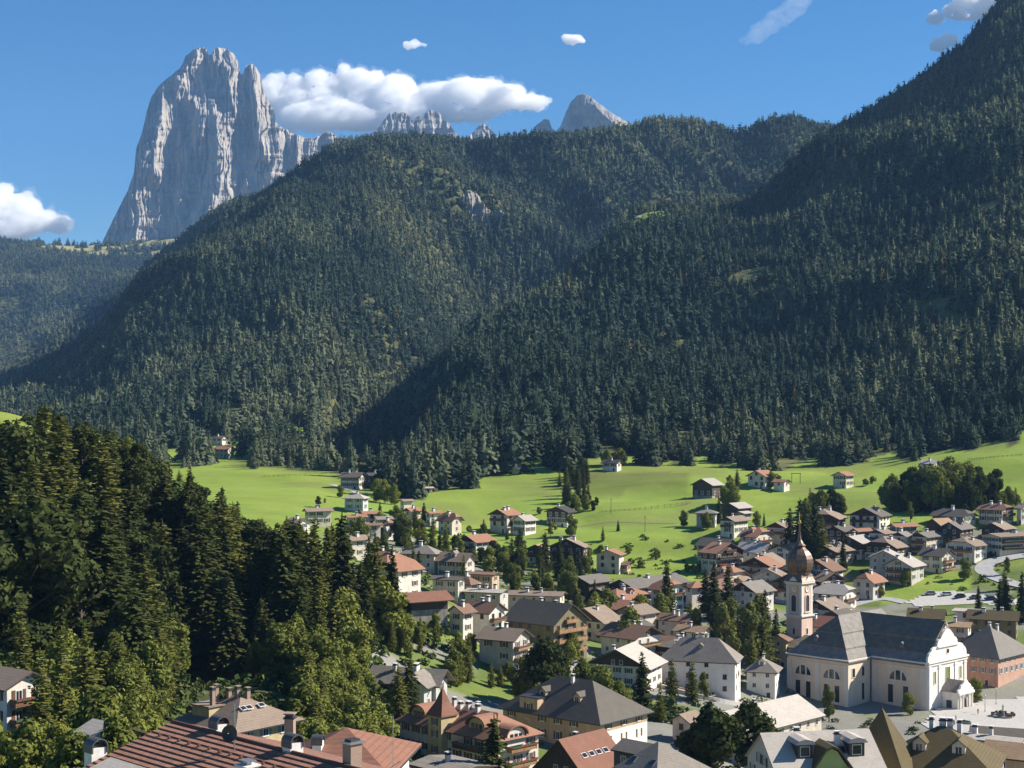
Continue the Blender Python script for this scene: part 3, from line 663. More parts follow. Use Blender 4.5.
def house(label, D, u, ve, wl, wr, a=35, ridge='y', wall='white', roof='brown', pitch=24, kind='house', cat='house', group=None, clad=None, cladm='dark', bal=0, balm='mid', win='plain', ww=1.15, wh=1.4,
          hf=1.0, oh=1.1, chim=1, dorm=0, dormf='f', sky=0, lx=None, ly=None, base=None, short=None, spacing=3.1, st=2.85, flw=True, noside=False, t=.24, door=True, gate=False, hipk=1.0, chimm=None, barn=False, H=None, Ht=None, Hmax=None):
    ar = R(a)
    if Ht is None: Ht = {'hut':2.8,'shed':3.2,'hotel':8.0,'barn':5.5,'annex':4.6,'garage':3.0}.get(kind, 6.3)
    if H is None:
        while CZ-(ve-HV)/F*D-float(ground_ud(u+(wr-wl)*.3, D+3)) < Ht and D > 150: D -= 2.0
        Hx = Hmax or {'hut':4.,'shed':5.,'hotel':12.,'barn':9.,'annex':8.,'building':14.,'apartment_house':15.,'villa':10.5,'hall':9.}.get(kind, 9.0); D1 = D
        while CZ-(ve-HV)/F*D-float(ground_ud(u+(wr-wl)*.3, D+3)) > Hx and D < D1+70 and D > 300: D += 2.0
    k = F/D
    Lx = lx or wl/(k*math.cos(ar)); Ly = ly or max(4., wr/(k*max(.05,math.sin(abs(ar)))))
    cxn, cyn = (u-512)*D/F, D; c, s = math.cos(-ar), math.sin(-ar)
    def w2(x, y): return (cxn+c*x-s*y, cyn+s*x+c*y)
    cen = w2(-Lx/2, Ly/2) if a >= 0 else w2(Lx/2, Ly/2)
    ze = CZ-(ve-HV)/F*D
    cor = [w2(x,y) for x, y in (((0,0),(-Lx,0),(0,Ly),(-Lx,Ly)) if a >= 0 else ((0,0),(Lx,0),(0,Ly),(Lx,Ly)))]
    zs = [gz(*p) for p in cor]; z0 = (min(zs) if base is None else base)-.4
    if H is not None: ze = z0+.4+H
    H = ze-z0
    if H < 2.4: print('LOW', label, round(H,1)); H = 2.4
    if H > 17: print('TALL', label, round(H,1))
    root = thing(kind, label, cat, (cen[0],cen[1],z0), -ar, group)
    BUILD.append((root, cen[0], cen[1], Lx/2, Ly/2, -ar, short or label, u, D))
    wm = W[wall]; rm = RF[roof]; tanp = math.tan(R(pitch)); hs = (Ly if ridge == 'x' else Lx)/2; rise = hs*tanp
    HIPK[0] = hipk
    # walls with their gables
    mb = MB(); Hw = H-.01
    if hf >= 1 or hf > 0:
        prof = [(-hs,0),(hs,0),(hs,Hw),(0,Hw+rise),(-hs,Hw)] if hf >= 1 else [(-hs,0),(hs,0),(hs,Hw),(hs*(1-hf),Hw+rise*hf),(-hs*(1-hf),Hw+rise*hf),(-hs,Hw)]
        if ridge == 'x': mb.prism(prof, -Lx/2, Lx/2, 'x')
        else: mb.prism(prof, -Ly/2, Ly/2, 'y')
    else: mb.box(-Lx/2,Lx/2,-Ly/2,Ly/2,0,Hw)
    mb.build('wall', wm, root)
    # plinth
    rb = MB(); X = ((Lx if ridge == 'x' else Ly)/2)+oh*(.9 if hf >= 1 else 1); Yh = hs+oh
    tot = add_roof(rb, X, Yh, H+.02, rise, hs, t, hf, ridge, oh*tanp)
    ro = rb.build('roof', [rm, WD[cladm] if hf > 0 else metal_d], root)
    faces = ['f'] + ([] if noside else (['s'] if a >= 0 else ['w']))
    gab = 'f' if ridge == 'y' else ('s' if a >= 0 else 'w')
    def LW(fc): return Lx if fc in 'fb' else Ly
    zclad = None
    if clad and hf > 0:
        zc = {'gable': H-.15, 'upper': H-st*.95, 'all': .4, 'two': H-2*st*.95}[clad]; zc = max(zc,.3); zclad = zc
        for fc in ([gab] if gab in faces or True else []):
            cb = MB(); hw = hs-.03; pr = [(-hw,zc),(hw,zc),(hw,Hw-.05),(hw*(1-hf) if hf < 1 else 0,Hw+rise*hf-.08)]+([(-hw*(1-hf),Hw+rise*hf-.08)] if hf < 1 else [])+[(-hw,Hw-.05)]
            cb.prism(pr, -.07, -.002, 'y'); loc, rz = face_loc(fc, Lx, Ly, 0, 0); cb.build('gable_cladding', WD[cladm], root, loc=loc, rz=rz)
        if clad in ('all','upper','two'):
            for fc in faces:
                if fc == gab: continue
                cb = MB(); L = LW(fc)/2-.03; cb.box(-L,L,-.07,-.002,zc,Hw-.1); loc, rz = face_loc(fc, Lx, Ly, 0, 0); cb.build('timber_cladding', WD[cladm], root, loc=loc, rz=rz)
    # windows by storeys counted down from the eaves
    if win == 'plain': win = ('plain','brown','green','wood','plain','brown')[int(D*7+u*3)%6]
    wmesh = WIN[win] if isinstance(win, str) else win
    ns = max(1, int((H-.6)/st)); big = 1.0 if D < 520 else (1.12 if D < 650 else 1.3)
    for fc in faces:
        L = LW(fc); n = max(1, int((L-.8)/spacing)); 
        if L < 2.6: continue
        for q in range(ns):
            z = H-2.05-q*st
            if z < .7: continue
            if barn and q < ns-1: continue
            for i in range(n):
                if random.random() < .06: continue
                x = (i+.5-n/2)*(L-.6)/n
                isdoor = (fc == gab and bal > q and i % 2 == 0)
                loc, rz = face_loc(fc, Lx, Ly, x, z-(.65 if isdoor else 0), .075 if zclad is not None and z > zclad-.5 else .004)
                inst('window', wmesh, root, loc, rz, (ww*big, 1, (wh*big if not isdoor else 2.05)))
        if fc == gab and hf > 0 and rise*hf > 2.3 and not barn:
            m = 2 if rise > 3.4 else 1
            for i in range(m):
                loc, rz = face_loc(fc, Lx, Ly, (i+.5-m/2)*2.3, H+.15, .08); inst('window', wmesh, root, loc, rz, (1.0*big,1,1.25*big))
    for q in range(bal):
        z = H-2.9-q*st
        if z > .8: balcony(root, gab, Lx, Ly, z, LW(gab)*.86, 0, WD[balm], fl=flw)
    if bal and rise > 3 and hf >= 1 and D < 700: balcony(root, gab, Lx, Ly, H-.35, LW(gab)*.36, 0, WD[balm], dep=1.0, fl=flw)
    if door and ns and not barn:
        loc, rz = face_loc('f', Lx, Ly, Lx*.27, .35, .004); d = MB(); d.box(-.6,.6,-.08,0,0,2.15); d.box(-.5,.5,-.1,-.081,.1,2.05,1); d.build('door', [frame_w, WD['dark']], root, loc=loc, rz=rz)
    if gate:
        loc, rz = face_loc(gab if gate == 1 else gate, Lx, Ly, 0, .3, .08); d = MB(); d.box(-1.7,1.7,-.1,0,0,3.0)
        for q in range(5): d.box(-1.6+q*.66,-1.05+q*.66,-.13,-.101,.1,2.9)
        d.build('barn_door', WD['dark'], root, loc=loc, rz=rz)
    rr = random.Random(int(D*13+u))
    def roofz(x, y):
        p = (abs(y) if ridge == 'x' else abs(x)); return H+rise*(1-p/hs)+t
    for q in range(chim):
        along = (q+.5)/chim-.5+rr.uniform(-.1,.1); o = rr.choice((-1,1))*hs*rr.uniform(.12,.4)
        x, y = (along*Lx*.6, o) if ridge == 'x' else (o, along*Ly*.6)
        if hf == 0: x *= .5; y *= .5
        zz = roofz(x,y); chimney(ro, x, y, zz-.8, zz+rr.uniform(.9,1.5), rr.uniform(.6,.95)*(1.25 if D > 500 else 1), chimm)
    sgn = -1 if dormf == 'f' else 1
    for q in range(dorm):
        al = (q+.5)/dorm-.5; L = (Lx if ridge == 'x' else Ly)*.72; p = hs*.62
        if ridge == 'x': dormer(ro, al*L, -p, roofz(0,p)-.35, 'f', roofm=rm, wallm=wm)
        else: dormer(ro, p, al*L, roofz(p,0)-.35, 's', roofm=rm, wallm=wm)
    for q in range(sky):
        al = (q+.5)/sky-.5; L = (Lx if ridge == 'x' else Ly)*.7; p = hs*.5; m = MB(); m.box(-.5,.5,-.65,.65,0,.1); m.box(-.42,.42,-.56,.56,.101,.13,1)
        x, y = (al*L, -p) if ridge == 'x' else (p, al*L)
        o = m.build('skylight', [metal_g, glass], ro, loc=(x,y,roofz(x,y)+.01))
        o.rotation_euler = (R(pitch),0,0) if ridge == 'x' else (0,R(pitch),0)
    info = dict(root=root, roof=ro, Lx=Lx, Ly=Ly, H=H, rise=rise, hs=hs, z0=z0, tot=tot); return info
G1 = 'houses of the town across the valley'
hs_ = house
# --- farms and houses on the meadow, right of centre
hs_('large dark barn with weathered grey roof alone in the middle of the upper meadow', 768, 712, 485, 17.6, 12.5, 40, 'y', 'stone', 'light', 26, 'barn', 'barn', clad='two', chim=0, barn=True, gate='s', short='the big lone barn on the meadow')
hs_('cream farmhouse with terracotta roof below the forest edge', 812, 765, 476, 15, 13, 42, 'y', 'cream', 'terra', 26, chim=1, short='the terracotta-roofed farmhouse below the forest')
hs_('low annex with terracotta roof attached beside the cream farmhouse', 822, 784, 482, 9, 7, 40, 'x', 'white', 'terra', 20, 'annex', 'annex', chim=0, door=False)
hs_('dark timber barn with light grey roof above a chalet on the meadow', 725, 738, 508, 14, 16, 42, 'y', 'stone', 'light', 24, 'barn', 'barn', clad='two', chim=0, barn=True, gate='s', short='the light-roofed barn above the chalet')
hs_('small lean-to with pale roof in front of the light-roofed barn', 716, 744, 513.5, 8, 9, 42, 'y', 'stone', 'pale', 14, 'shed', 'shed', chim=0, barn=True, door=False)
hs_('chalet with brown roof and dark gable just below the light-roofed barn', 708, 734, 521, 12, 17, 40, 'y', 'white', 'umber', 24, 'chalet', 'chalet', clad='gable', bal=1, short='the brown chalet under the barn')
hs_('plain pale three-storey house among trees at the left of the meadow hamlet', 715, 715, 513, 18, 3.5, 14, 'x', 'blue', 'grey', 20, hf=0, win='grey', short='the pale house by the lone tree')
hs_('hotel with terracotta roof, dark balconies and a small roof dormer', 680, 756, 536.5, 14, 20, 40, 'x', 'cream', 'terra', 26, 'hotel', 'hotel', bal=2, balm='dark', dorm=1, hf=.55, short='the hotel with the terracotta roof')
hs_('broad hotel with terracotta roof and dark balconies at the foot of the meadow', 655, 716, 553, 13, 31, 48, 'x', 'cream', 'terra', 22, 'hotel', 'hotel', bal=2, balm='dark', clad='upper', short='the broad hotel at the meadow foot')
hs_('rambling tiled house with terracotta and pale hipped roofs below the broad hotel', 632, 727, 578, 16, 24, 42, 'x', 'cream', 'terra', 30, hf=.5, dorm=1, short='the rambling tiled house')
hs_('side wing with pale patched roof on the rambling tiled house', 622, 742, 580, 12, 9, 42, 'y', 'cream', 'umber', 30, 'annex', 'annex', hf=.4, chim=0)
hs_('big balconied hotel with brown roof directly left of the onion-domed tower', 590, 782, 577, 27, 9, 18, 'y', 'grey', 'umber', 26, 'hotel', 'hotel', bal=3, balm='mid', chim=2, short='the balconied hotel left of the tower')
hs_('white house with wide wooden gable directly right of the onion-domed tower', 585, 822, 581, 6, 26, 62, 'x', 'white', 'tan', 26, bal=2, clad='gable', cladm='dark', short='the wooden-gabled house right of the tower')
hs_('pale farmhouse with bright terracotta half-hipped roof on the green slope', 590, 873, 582, 16.5, 16, 42, 'y', 'grey', 'terra', 34, hf=.5, chim=1, short='the farmhouse on the green slope')
hs_('large white house with dark timber gable and pale roof in the upper town', 640, 861, 543, 20, 19, 38, 'y', 'white', 'light', 24, clad='upper', bal=1, balm='dark', short='the large pale-roofed chalet')
hs_('white low wing joined to the left of the pale-roofed chalet', 642, 846, 546, 15, 4, 25, 'x', 'white', 'grey', 14, 'annex', 'annex', chim=0)
hs_('dark chalet with slate grey roof at the upper edge of town', 678, 843, 531, 13, 17, 42, 'y', 'olive', 'slate', 24, 'chalet', 'chalet', clad='upper', short='the dark slate-roofed chalet')
hs_('chalet with pinkish brown roof and gable at the town edge below the wooded clump', 672, 786, 528, 17, 13, 38, 'y', 'cream', 'umber', 24, 'chalet', 'chalet', clad='gable', bal=1)
hs_('long house with dull brown roof behind the golden finial of the tower', 667, 802, 530.5, 5, 24, 62, 'y', 'cream', 'brown', 26, chim=2)
hs_('small house with terracotta roof peeping behind the pale-roofed chalet', 668, 858, 531, 4, 15, 60, 'y', 'white', 'terra', 24, chim=0)
hs_('balconied house with flat-topped brown gable, first of the upper row', 648, 884, 533.5, 12, 15, 42, 'y', 'white', 'umber', 22, bal=2, clad='gable')
hs_('white house with pointed grey gable in the middle of the upper row', 645, 905, 536, 10, 9, 40, 'y', 'white', 'grey', 26, bal=1, clad='gable')
hs_('four-storey house with grey roof and wooden balconies ending the upper row', 640, 926.5, 537, 12, 24, 42, 'y', 'cream', 'steel', 24, bal=2, balm='mid', clad='gable', short='the grey-roofed balconied house')
hs_('long house under a bright terracotta roof at the foot of the dark grove', 680, 896, 526.5, 4, 24, 66, 'y', 'cream', 'terra', 24, chim=1)
hs_('barn with tan roof slope at the foot of the dark grove', 688, 941, 525, 10, 16, 58, 'y', 'olive', 'tan', 30, 'barn', 'barn', chim=0, barn=True, clad='all')
hs_('dark timber house with long grey roof beside the tan-roofed barn', 668, 960, 529, 17, 20, 40, 'y', 'tan', 'steel', 28, clad='two', dorm=1)
hs_('brown-roofed chalet with dark broad gable at the upper right of town', 655, 1003, 529, 17, 17, 40, 'y', 'cream', 'umber', 25, 'chalet', 'chalet', clad='all', bal=1, balm='dark', short='the dark broad-gabled chalet')
th = hs_('long terraced hotel with flat brown roof above the road bend', 612, 1000, 537, 12, 62, 62, 'y', 'cream', 'umber', 10, 'hotel', 'hotel', bal=0, spacing=2.2, ww=1.5, cladm='dark', Ht=6.0, Hmax=7.5, short='the terraced hotel above the road bend')
hs_('grey gabled house with long pale roof beside the twin-balconied house', 606, 898, 558, 26, 10, 20, 'y', 'grey', 'light', 25, short='the grey gabled house')
hs_('house with pale roof and white balconies above the bright green slope', 594, 911.5, 566.5, 22, 18, 40, 'y', 'grey', 'light', 26, bal=2, balm='mid', chim=2, short='the white-balconied house')
hs_('house with dark grey-green roof and reddish balconies near the road bend', 610, 942, 556, 18, 17, 42, 'x', 'cream', 'slate', 26, bal=2, balm='honey', clad=None, short='the grey-green roofed house by the bend')
hs_('low house with dark slate roofs at the right foot of the tower', 536, 842, 617, 15, 17, 42, 'y', 'olive', 'slate', 27, clad='gable', chim=1)
hs_('second low slate-roofed house right of the first at the tower foot', 532, 866, 620, 8, 14, 45, 'y', 'tan', 'slate', 24, chim=0)
hs_('wide low house with olive brown tiled roof behind the church roof', 520, 942, 618, 30, 9, 20, 'x', 'olive', 'olive', 27, chim=2, short='the olive-roofed house behind the church')
hs_('small house with tan tiled roof just above the church facade', 505, 968, 627, 26, 8, 25, 'x', 'white', 'tan', 18, chim=1)
hs_('white flat-roofed block behind the church facade', 528, 975, 612, 18, 8, 25, 'x', 'chalk', 'pale', 5, 'house', 'house', chim=0, hf=0)
hs_('wide house with olive tiled roof and terracotta hips above the pink building', 515, 1016, 620, 42, 10, 22, 'x', 'olive', 'olive', 26, chim=3)
hs_('dark slate hipped roof house between the church and the pink building', 492, 986, 641, 18, 12, 35, 'x', 'pink', 'slate', 40, hf=0, chim=0, sky=2)
hs_('long pink building with dark slate hipped roof by the church square', 482, 998, 657, 38, 48, 44, 'x', 'pink', 'steel', 36, 'building', 'building', hf=0, chim=2, win='grey', ww=1.1, wh=1.8, st=3.4, short='the pink building on the square', noside=False)
hs_('pale house half hidden by the picture edge above the pale road', 700, 1021, 508, 3, 14, 50, 'x', 'blue', 'grey', 20)
# --- houses on the forest edge
hs_('pair house with pale roof right at the forest edge, left half', 872, 934, 463.5, 11, 8, 35, 'x', 'cream', 'light', 24, chim=1, Ht=4.2)
hs_('house with brown gable behind the dark grove at the forest edge', 868, 949, 463.5, 8, 10, 42, 'y', 'cream', 'umber', 28, chim=0, Ht=4.2)
hs_('small terracotta house half hidden by a tree on the upper meadow', 820, 846, 475.5, 11, 10, 40, 'y', 'cream', 'terra', 24, chim=0)
hs_('white house tucked in trees at the forest edge above the mown field', 886, 617, 463, 14, 5, 25, 'x', 'white', 'dark', 24, clad=None, bal=0, Ht=4.2, short='the white house at the forest edge')
hs_('weathered hut with pale roof on the high clearing in the forest', HUTD-4, 643, 217.5, 14, 4, 20, 'x', 'stone', 'light', 24, 'hut', 'hut', chim=0, barn=True, H=7.5)
hs_('dark-roofed chalet with white base on a bank amid bushes', 728, 567, 512, 20, 8, 30, 'y', 'white', 'dark', 22, 'chalet', 'chalet', clad='upper', short='the chalet on the bank')
# --- big chalet hotel and neighbours under the meadow
hs_('big chalet hotel with broad dark wooden gable and tiers of balconies', 610, 583, 547, 33, 5, 16, 'y', 'white', 'umber', 24, 'hotel', 'hotel', clad='two', bal=3, balm='dark', chim=2, short='the big chalet hotel')
hs_('side wing of the big chalet hotel with small dark gable and tan roof', 622, 546, 550, 20, 5, 22, 'y', 'white', 'tan', 24, 'annex', 'annex', clad='upper', bal=1, balm='dark', chim=0)
hs_('low terracotta-roofed house right of the big chalet hotel', 612, 619, 555, 22, 6, 22, 'y', 'grey', 'terra', 20, chim=1, clad=None, short='the low terracotta house')
hs_('tiny garden hut with brown roof on the meadow edge', 600, 627, 564.5, 6, 3, 25, 'x', 'tan', 'brown', 22, 'hut', 'hut', chim=0, barn=True, door=False)
# --- commercial block
hs_('long dark hall with grey roof and timber gable, left one of the pair', 556, 589, 583, 20, 22, 40, 'y', 'olive', 'steel', 22, 'hall', 'hall', clad='all', chim=0, dorm=0, short='the left grey-roofed hall')
hs_('long dark hall with wide grey roof beside the parked cars', 548, 634, 588, 24, 60, 44, 'y', 'grey', 'steel', 22, 'hall', 'hall', clad='all', chim=1, short='the wide grey-roofed hall')
hs_('small dark lean-to hall in front of the left grey-roofed hall', 548, 604, 592, 12, 9, 40, 'y', 'grey', 'steel', 20, 'shed', 'shed', chim=0, clad='upper')
hs_('white hotel with terracotta roof below the wide grey hall', 536, 662, 589, 10, 24, 46, 'x', 'white', 'terra', 30, 'hotel', 'hotel', hf=.4, dorm=0, chim=1, bal=1, short='the white hotel with terracotta roof')
hs_('right wing of the white hotel under its own terracotta hip', 528, 692, 587, 5, 15, 60, 'x', 'white', 'terra', 28, 'annex', 'annex', hf=0, chim=0)
# --- left cluster
hs_('pale farmhouse with slate roof at the top of the left meadow', 868, 359, 477, 19, 4, 14, 'x', 'cream', 'slate', 26, chim=2, short='the slate-roofed farmhouse')
hs_('big dark timber barn beside the slate-roofed farmhouse', 860, 372, 477.5, 11, 18, 48, 'y', 'stone', 'dark', 26, 'barn', 'barn', clad='all', chim=1, barn=True, gate=1, short='the dark barn at the meadow top')
hs_('tall grey-blue villa with pale hipped roof', 772, 363, 498, 19, 4, 18, 'x', 'blue', 'light', 26, 'villa', 'villa', hf=0, win='grey', short='the grey-blue villa')
hs_('long low house with rosy tiled roof at the lower edge of the left meadow', 740, 308, 511, 4, 22, 62, 'y', 'cream', 'umber', 24, chim=1)
hs_('white row house with terracotta roof below the grey-blue villa', 715, 349, 517, 3, 16, 66, 'y', 'white', 'terra', 22, chim=1)
hs_('second row house, its terracotta roof higher and to the right', 725, 364, 513.5, 3, 15, 66, 'y', 'white', 'terra', 22)
hs_('house with grey tiled roof in the left cluster', 708, 378, 519, 4, 13, 60, 'y', 'white', 'grey', 24, chim=0)
hs_('house with bright rusty half-hipped roof at the end of the left cluster', 700, 386, 524, 3, 8, 42, 'x', 'white', 'terra', 32, hf=.4, chim=1)
hs_('low house with reddish roof just below the row houses', 684, 366, 525, 2, 14, 64, 'y', 'cream', 'brown', 24, chim=0)
hs_('house with dull roof glimpsed between the hillside trees', 650, 352, 540, 10, 14, 45, 'y', 'cream', 'umber', 24)
hs_('pale house glimpsed low between the spruces', 590, 378, 556, 8, 12, 45, 'x', 'cream', 'terra', 24)
hs_('white house showing through the trees on the hillside', 560, 300, 566, 14, 8, 35, 'x', 'white', 'umber', 24, H=8)
hs_('small chalet with flat brown roof under the forest edge', 782, 404, 501, 4, 8, 50, 'y', 'cream', 'umber', 18, 'chalet', 'chalet', chim=0)
hs_('brown-gabled chalet left of the terracotta villa', 735, 411, 511, 7, 9, 42, 'y', 'cream', 'terra', 28, 'chalet', 'chalet', clad='gable')
hs_('little hay hut with pale roof in the shade of the forest', 795, 424, 501.5, 2, 8, 64, 'y', 'stone', 'light', 18, 'hut', 'hut', chim=0, barn=True, door=False, H=3)
hs_('house with terracotta roof and white gable between two chalets', 728, 430, 513, 4, 10, 50, 'y', 'white', 'terra', 24)
hs_('big villa with terracotta mansard roof and dormer', 704, 452, 520, 14, 9, 36, 'x', 'cream', 'terra', 38, 'villa', 'villa', hf=.55, dorm=1, short='the terracotta villa')
hs_('chalet with dark gable and white lower storeys standing on the lawn', 640, 476, 542, 18, 18, 42, 'y', 'white', 'terra', 25, 'chalet', 'chalet', clad='gable', bal=1, balm='dark', short='the chalet on the lawn')
hs_('bright white gabled house at the lower edge of the meadow', 690, 525, 520.5, 12, 11, 42, 'y', 'chalk', 'light', 27, clad=None, short='the bright white gabled house')
hs_('small house with rusty roof attached left of the bright white house', 694, 513, 521, 5, 6, 42, 'y', 'grey', 'terra', 24, 'annex', 'annex', chim=0)
hs_('hotel with terracotta roofs behind the bright white house', 716, 507, 515, 17, 13, 40, 'y', 'cream', 'terra', 24, 'hotel', 'hotel', bal=1, chim=2, clad='gable')
hs_('broad hip-roofed house with grey roof at the left of the town', 552, 434, 553, 32, 5, 14, 'x', 'grey', 'grey', 30, hf=0, short='the broad grey-roofed house')
hs_('brown-roofed house with large front dormer and dark side gable', 524, 465, 561, 28, 9, 26, 'x', 'grey', 'umber', 32, dorm=1, bal=0, short='the brown-roofed house with the dormer')
hs_('low building with dark grey roof behind the brown barn', 492, 458, 580, 26, 6, 25, 'x', 'grey', 'slate', 16, chim=1)
hs_('small house with rusty pyramid roof behind the white house', 480, 470, 583, 16, 8, 35, 'x', 'cream', 'brown', 34, hf=0, chim=1)
hs_('long low building with pale flat roof behind the white house', 462, 500, 593, 34, 8, 20, 'x', 'grey', 'light', 8, chim=3)
hs_('flat reddish building with white parapet in the town', 505, 492, 575, 22, 7, 22, 'x', 'tan', 'brown', 5, 'building', 'building', chim=0)
hs_('large barn with broad reddish brown roof on the wooded hillside', 425, 412, 600.5, 14, 35, 62, 'y', 'stone', 'red', 20, 'barn', 'barn', clad='upper', barn=True, chim=0, oh=1.6, gate='s', short='the reddish-roofed barn')
hs_('white house with brown roof right of the reddish-roofed barn', 410, 489, 612, 27, 15, 35, 'x', 'white', 'brown', 30, bal=1, balm='mid', chim=2, short='the brown-roofed white house')
hs_('small white wing with brown roof left of the brown-roofed white house', 412, 463, 612, 14, 8, 40, 'y', 'white', 'brown', 30, 'annex', 'annex', chim=1)
hs_('white house with dull grey roof and flower balconies below the brown-roofed one', 378, 513, 640, 34, 17, 30, 'x', 'grey', 'umber', 26, bal=2, balm='honey', chim=1, st=2.9, short='the white house with flower balconies')
hs_('long low building with light brown roof behind the slate-roofed apartment house', 478, 560, 596, 52, 5, 14, 'x', 'cream', 'umber', 14, 'building', 'building', chim=2)
apt = hs_('apartment house with blue-grey roof and timber-framed glass gable', 436, 553.7, 624, 48, 35, 42, 'x', 'olive', 'slate', 33, 'apartment_house', 'apartment house', chim=2, bal=3, balm='honey', flw=False, ww=1.3, short='the slate-roofed apartment house')
hs_('long house with brown-grey roof between the apartment house and the larches', 498, 640, 614, 22, 18, 45, 'y', 'cream', 'umber', 22, chim=1)
hs_('house with tiered brown roofs behind the flowered chalet', 482, 686, 621, 26, 12, 35, 'x', 'cream', 'brown', 22, chim=2)
hs_('chalet with broad brown roof and flowered wooden balcony gable', 435, 635, 638, 32, 29, 44, 'x', 'white', 'brown', 24, 'chalet', 'chalet', clad='gable', bal=2, balm='honey', chim=3, oh=1.5, short='the flowered chalet')
hs_('low house with reddish brown roof right of the flowered chalet', 470, 690, 646, 30, 14, 30, 'x', 'cream', 'brown', 22, chim=1)
hs_('small house with tan roofs behind the low reddish house', 462, 702, 632, 24, 10, 35, 'x', 'white', 'tan', 24, chim=1)
hs_('wide low house with pale roof and dark timber gable by the road', 402, 647, 667, 58, 19, 24, 'y', 'white', 'pale', 26, Hmax=6.0, clad='gable', cladm='dark', chim=1, oh=1.6, short='the pale-roofed house by the road')
villa = hs_('large white villa with grey pyramid roof and frescoed side wall', 438, 735, 661, 73, 11, 16, 'x', 'chalk', 'grey', 43, 'villa', 'villa', hf=0, chim=0, st=3.3, spacing=4.2, win='wood', short='the grey-roofed white villa', oh=.9)
hs_('white annex with grey hipped roof and one dormer beside the villa', 455, 775, 671, 27, 9, 18, 'x', 'chalk', 'grey', 34, 'annex', 'annex', hf=0, chim=1, dorm=1, st=3.2)
hs_('narrow yellow house half hidden behind trees left of the church', 486, 786, 640, 14, 6, 25, 'y', 'yellow', 'brown', 30, chim=0)
# --- lower town
hs_('grey house with two crossing grey roofs among the trees', 338, 436, 682, 66, 10, 20, 'x', 'blue', 'grey', 33, chim=2, clad='gable', oh=1.6, short='the grey house among the trees')
hs_('cross wing with dark gable on the grey house among the trees', 334, 424, 684, 24, 8, 20, 'y', 'blue', 'grey', 36, 'annex', 'annex', chim=1, clad='gable', oh=1.4)
hs_('dark shed with blue-grey roof at the foot of the hillside wood', 300, 101, 661, 26, 6, 14, 'x', 'olive', 'steel', 24, 'shed', 'shed', chim=0, barn=True, H=3.6)
hs_('white house with pale brown roof at the left picture edge', 218, 7, 687, 44, 31, 38, 'x', 'white', 'umber', 24, clad=None, bal=2, balm='mid', chim=0, short='the white house at the left edge')
hs_('low house with weathered grey roof sunk in the trees', 175, 104, 738, 30, 26, 40, 'x', 'grey', 'light', 22, chim=0, short='the weathered roof in the trees')
hotelg = hs_('large hip-roofed building with tan long side and white end wall', 320, 599.5, 721, 97, 53, 41, 'x', 'tan', 'slate', 36, 'building', 'building', hf=0, chim=1, dorm=2, st=3.3, spacing=4.0, win='brown', wh=1.7, short='the tan hip-roofed building')
hs_('house with steep red tiled roof and row of skylights', 262, 588, 779, 52, 44, 42, 'y', 'cream', 'red', 44, chim=1, sky=4, oh=.9, clad='gable', short='the steep red-roofed house')
hs_('slate-clad box with grey roof between the red and grey roofs', 252, 650, 757, 34, 24, 44, 'x', 'slatewall', 'steel', 24, 'house', 'house', chim=0, clad=None, hf=1, oh=.4)
hs_('house with grey tiled pyramid roof and skylights at the bottom edge', 226, 655, 789, 52, 70, 44, 'x', 'cream', 'grey', 33, hf=0, sky=2, chim=0, short='the grey pyramid-roofed house')
hs_('flat grey roofed building in front of the turreted hotel', 242, 455, 776, 48, 40, 45, 'x', 'grey', 'grey', 8, 'building', 'building', chim=1, oh=.4)
hall = hs_('long hall with broad pale grey low roof in front of the church', 332, 750, 733, 46, 90, 44, 'y', 'cream', 'pale', 27, 'hall', 'hall', chim=1, oh=.8, short='the broad pale-roofed hall')
hs_('small shed with pale roof beside the dark trees', 345, 690, 722, 16, 14, 40, 'y', 'white', 'umber', 30, 'shed', 'shed', chim=0, door=False)
kiosk = hs_('open wooden pavilion with brown hipped roof', 250, 778, 752, 14, 26, 50, 'x', 'tan', 'brown', 22, 'pavilion', 'pavilion', hf=0, chim=0, barn=True, oh=.9)
white = hs_('building with white sheet roof, green gable and two dormers', 206, 778, 776, 112, 16, -10, 'x', 'cream', 'pale', 34, 'building', 'building', chim=2, dorm=0, sky=2, oh=.4, ly=12.5, short='the white-roofed building with the green gable')
olive = hs_('large building with moss-brown hipped tile roof at the bottom right', 216, 992, 775, 100, 40, 24, 'x', 'cream', 'olive', 34, 'building', 'building', hf=0, chim=4, dorm=2, oh=.5, short='the moss-brown roofed building')
hs_('long low building with grey slate roof on the square', 340, 1040, 738, 60, 10, 20, 'x', 'stone', 'slate', 16, 'building', 'building', chim=0)
hs_('building with pale strip roof below the church square', 280, 1020, 745, 70, 14, 30, 'x', 'cream', 'pale', 10, 'building', 'building', chim=2, oh=.3)
hs_('house with tan tiled roof cut by the right picture edge', 250, 1046, 760, 50, 20, 30, 'x', 'tan', 'tan', 24, chim=0)
hv = hs_('yellow hip-roofed villa with grey shutters and three tall chimneys', 230, 236, 728.5, 66, 50, 40, 'x', 'yellow', 'umber', 29, 'villa', 'villa', hf=0, chim=3, chimm=brickm, win='grey', spacing=3.4, oh=1.2, short='the yellow hip-roofed villa')
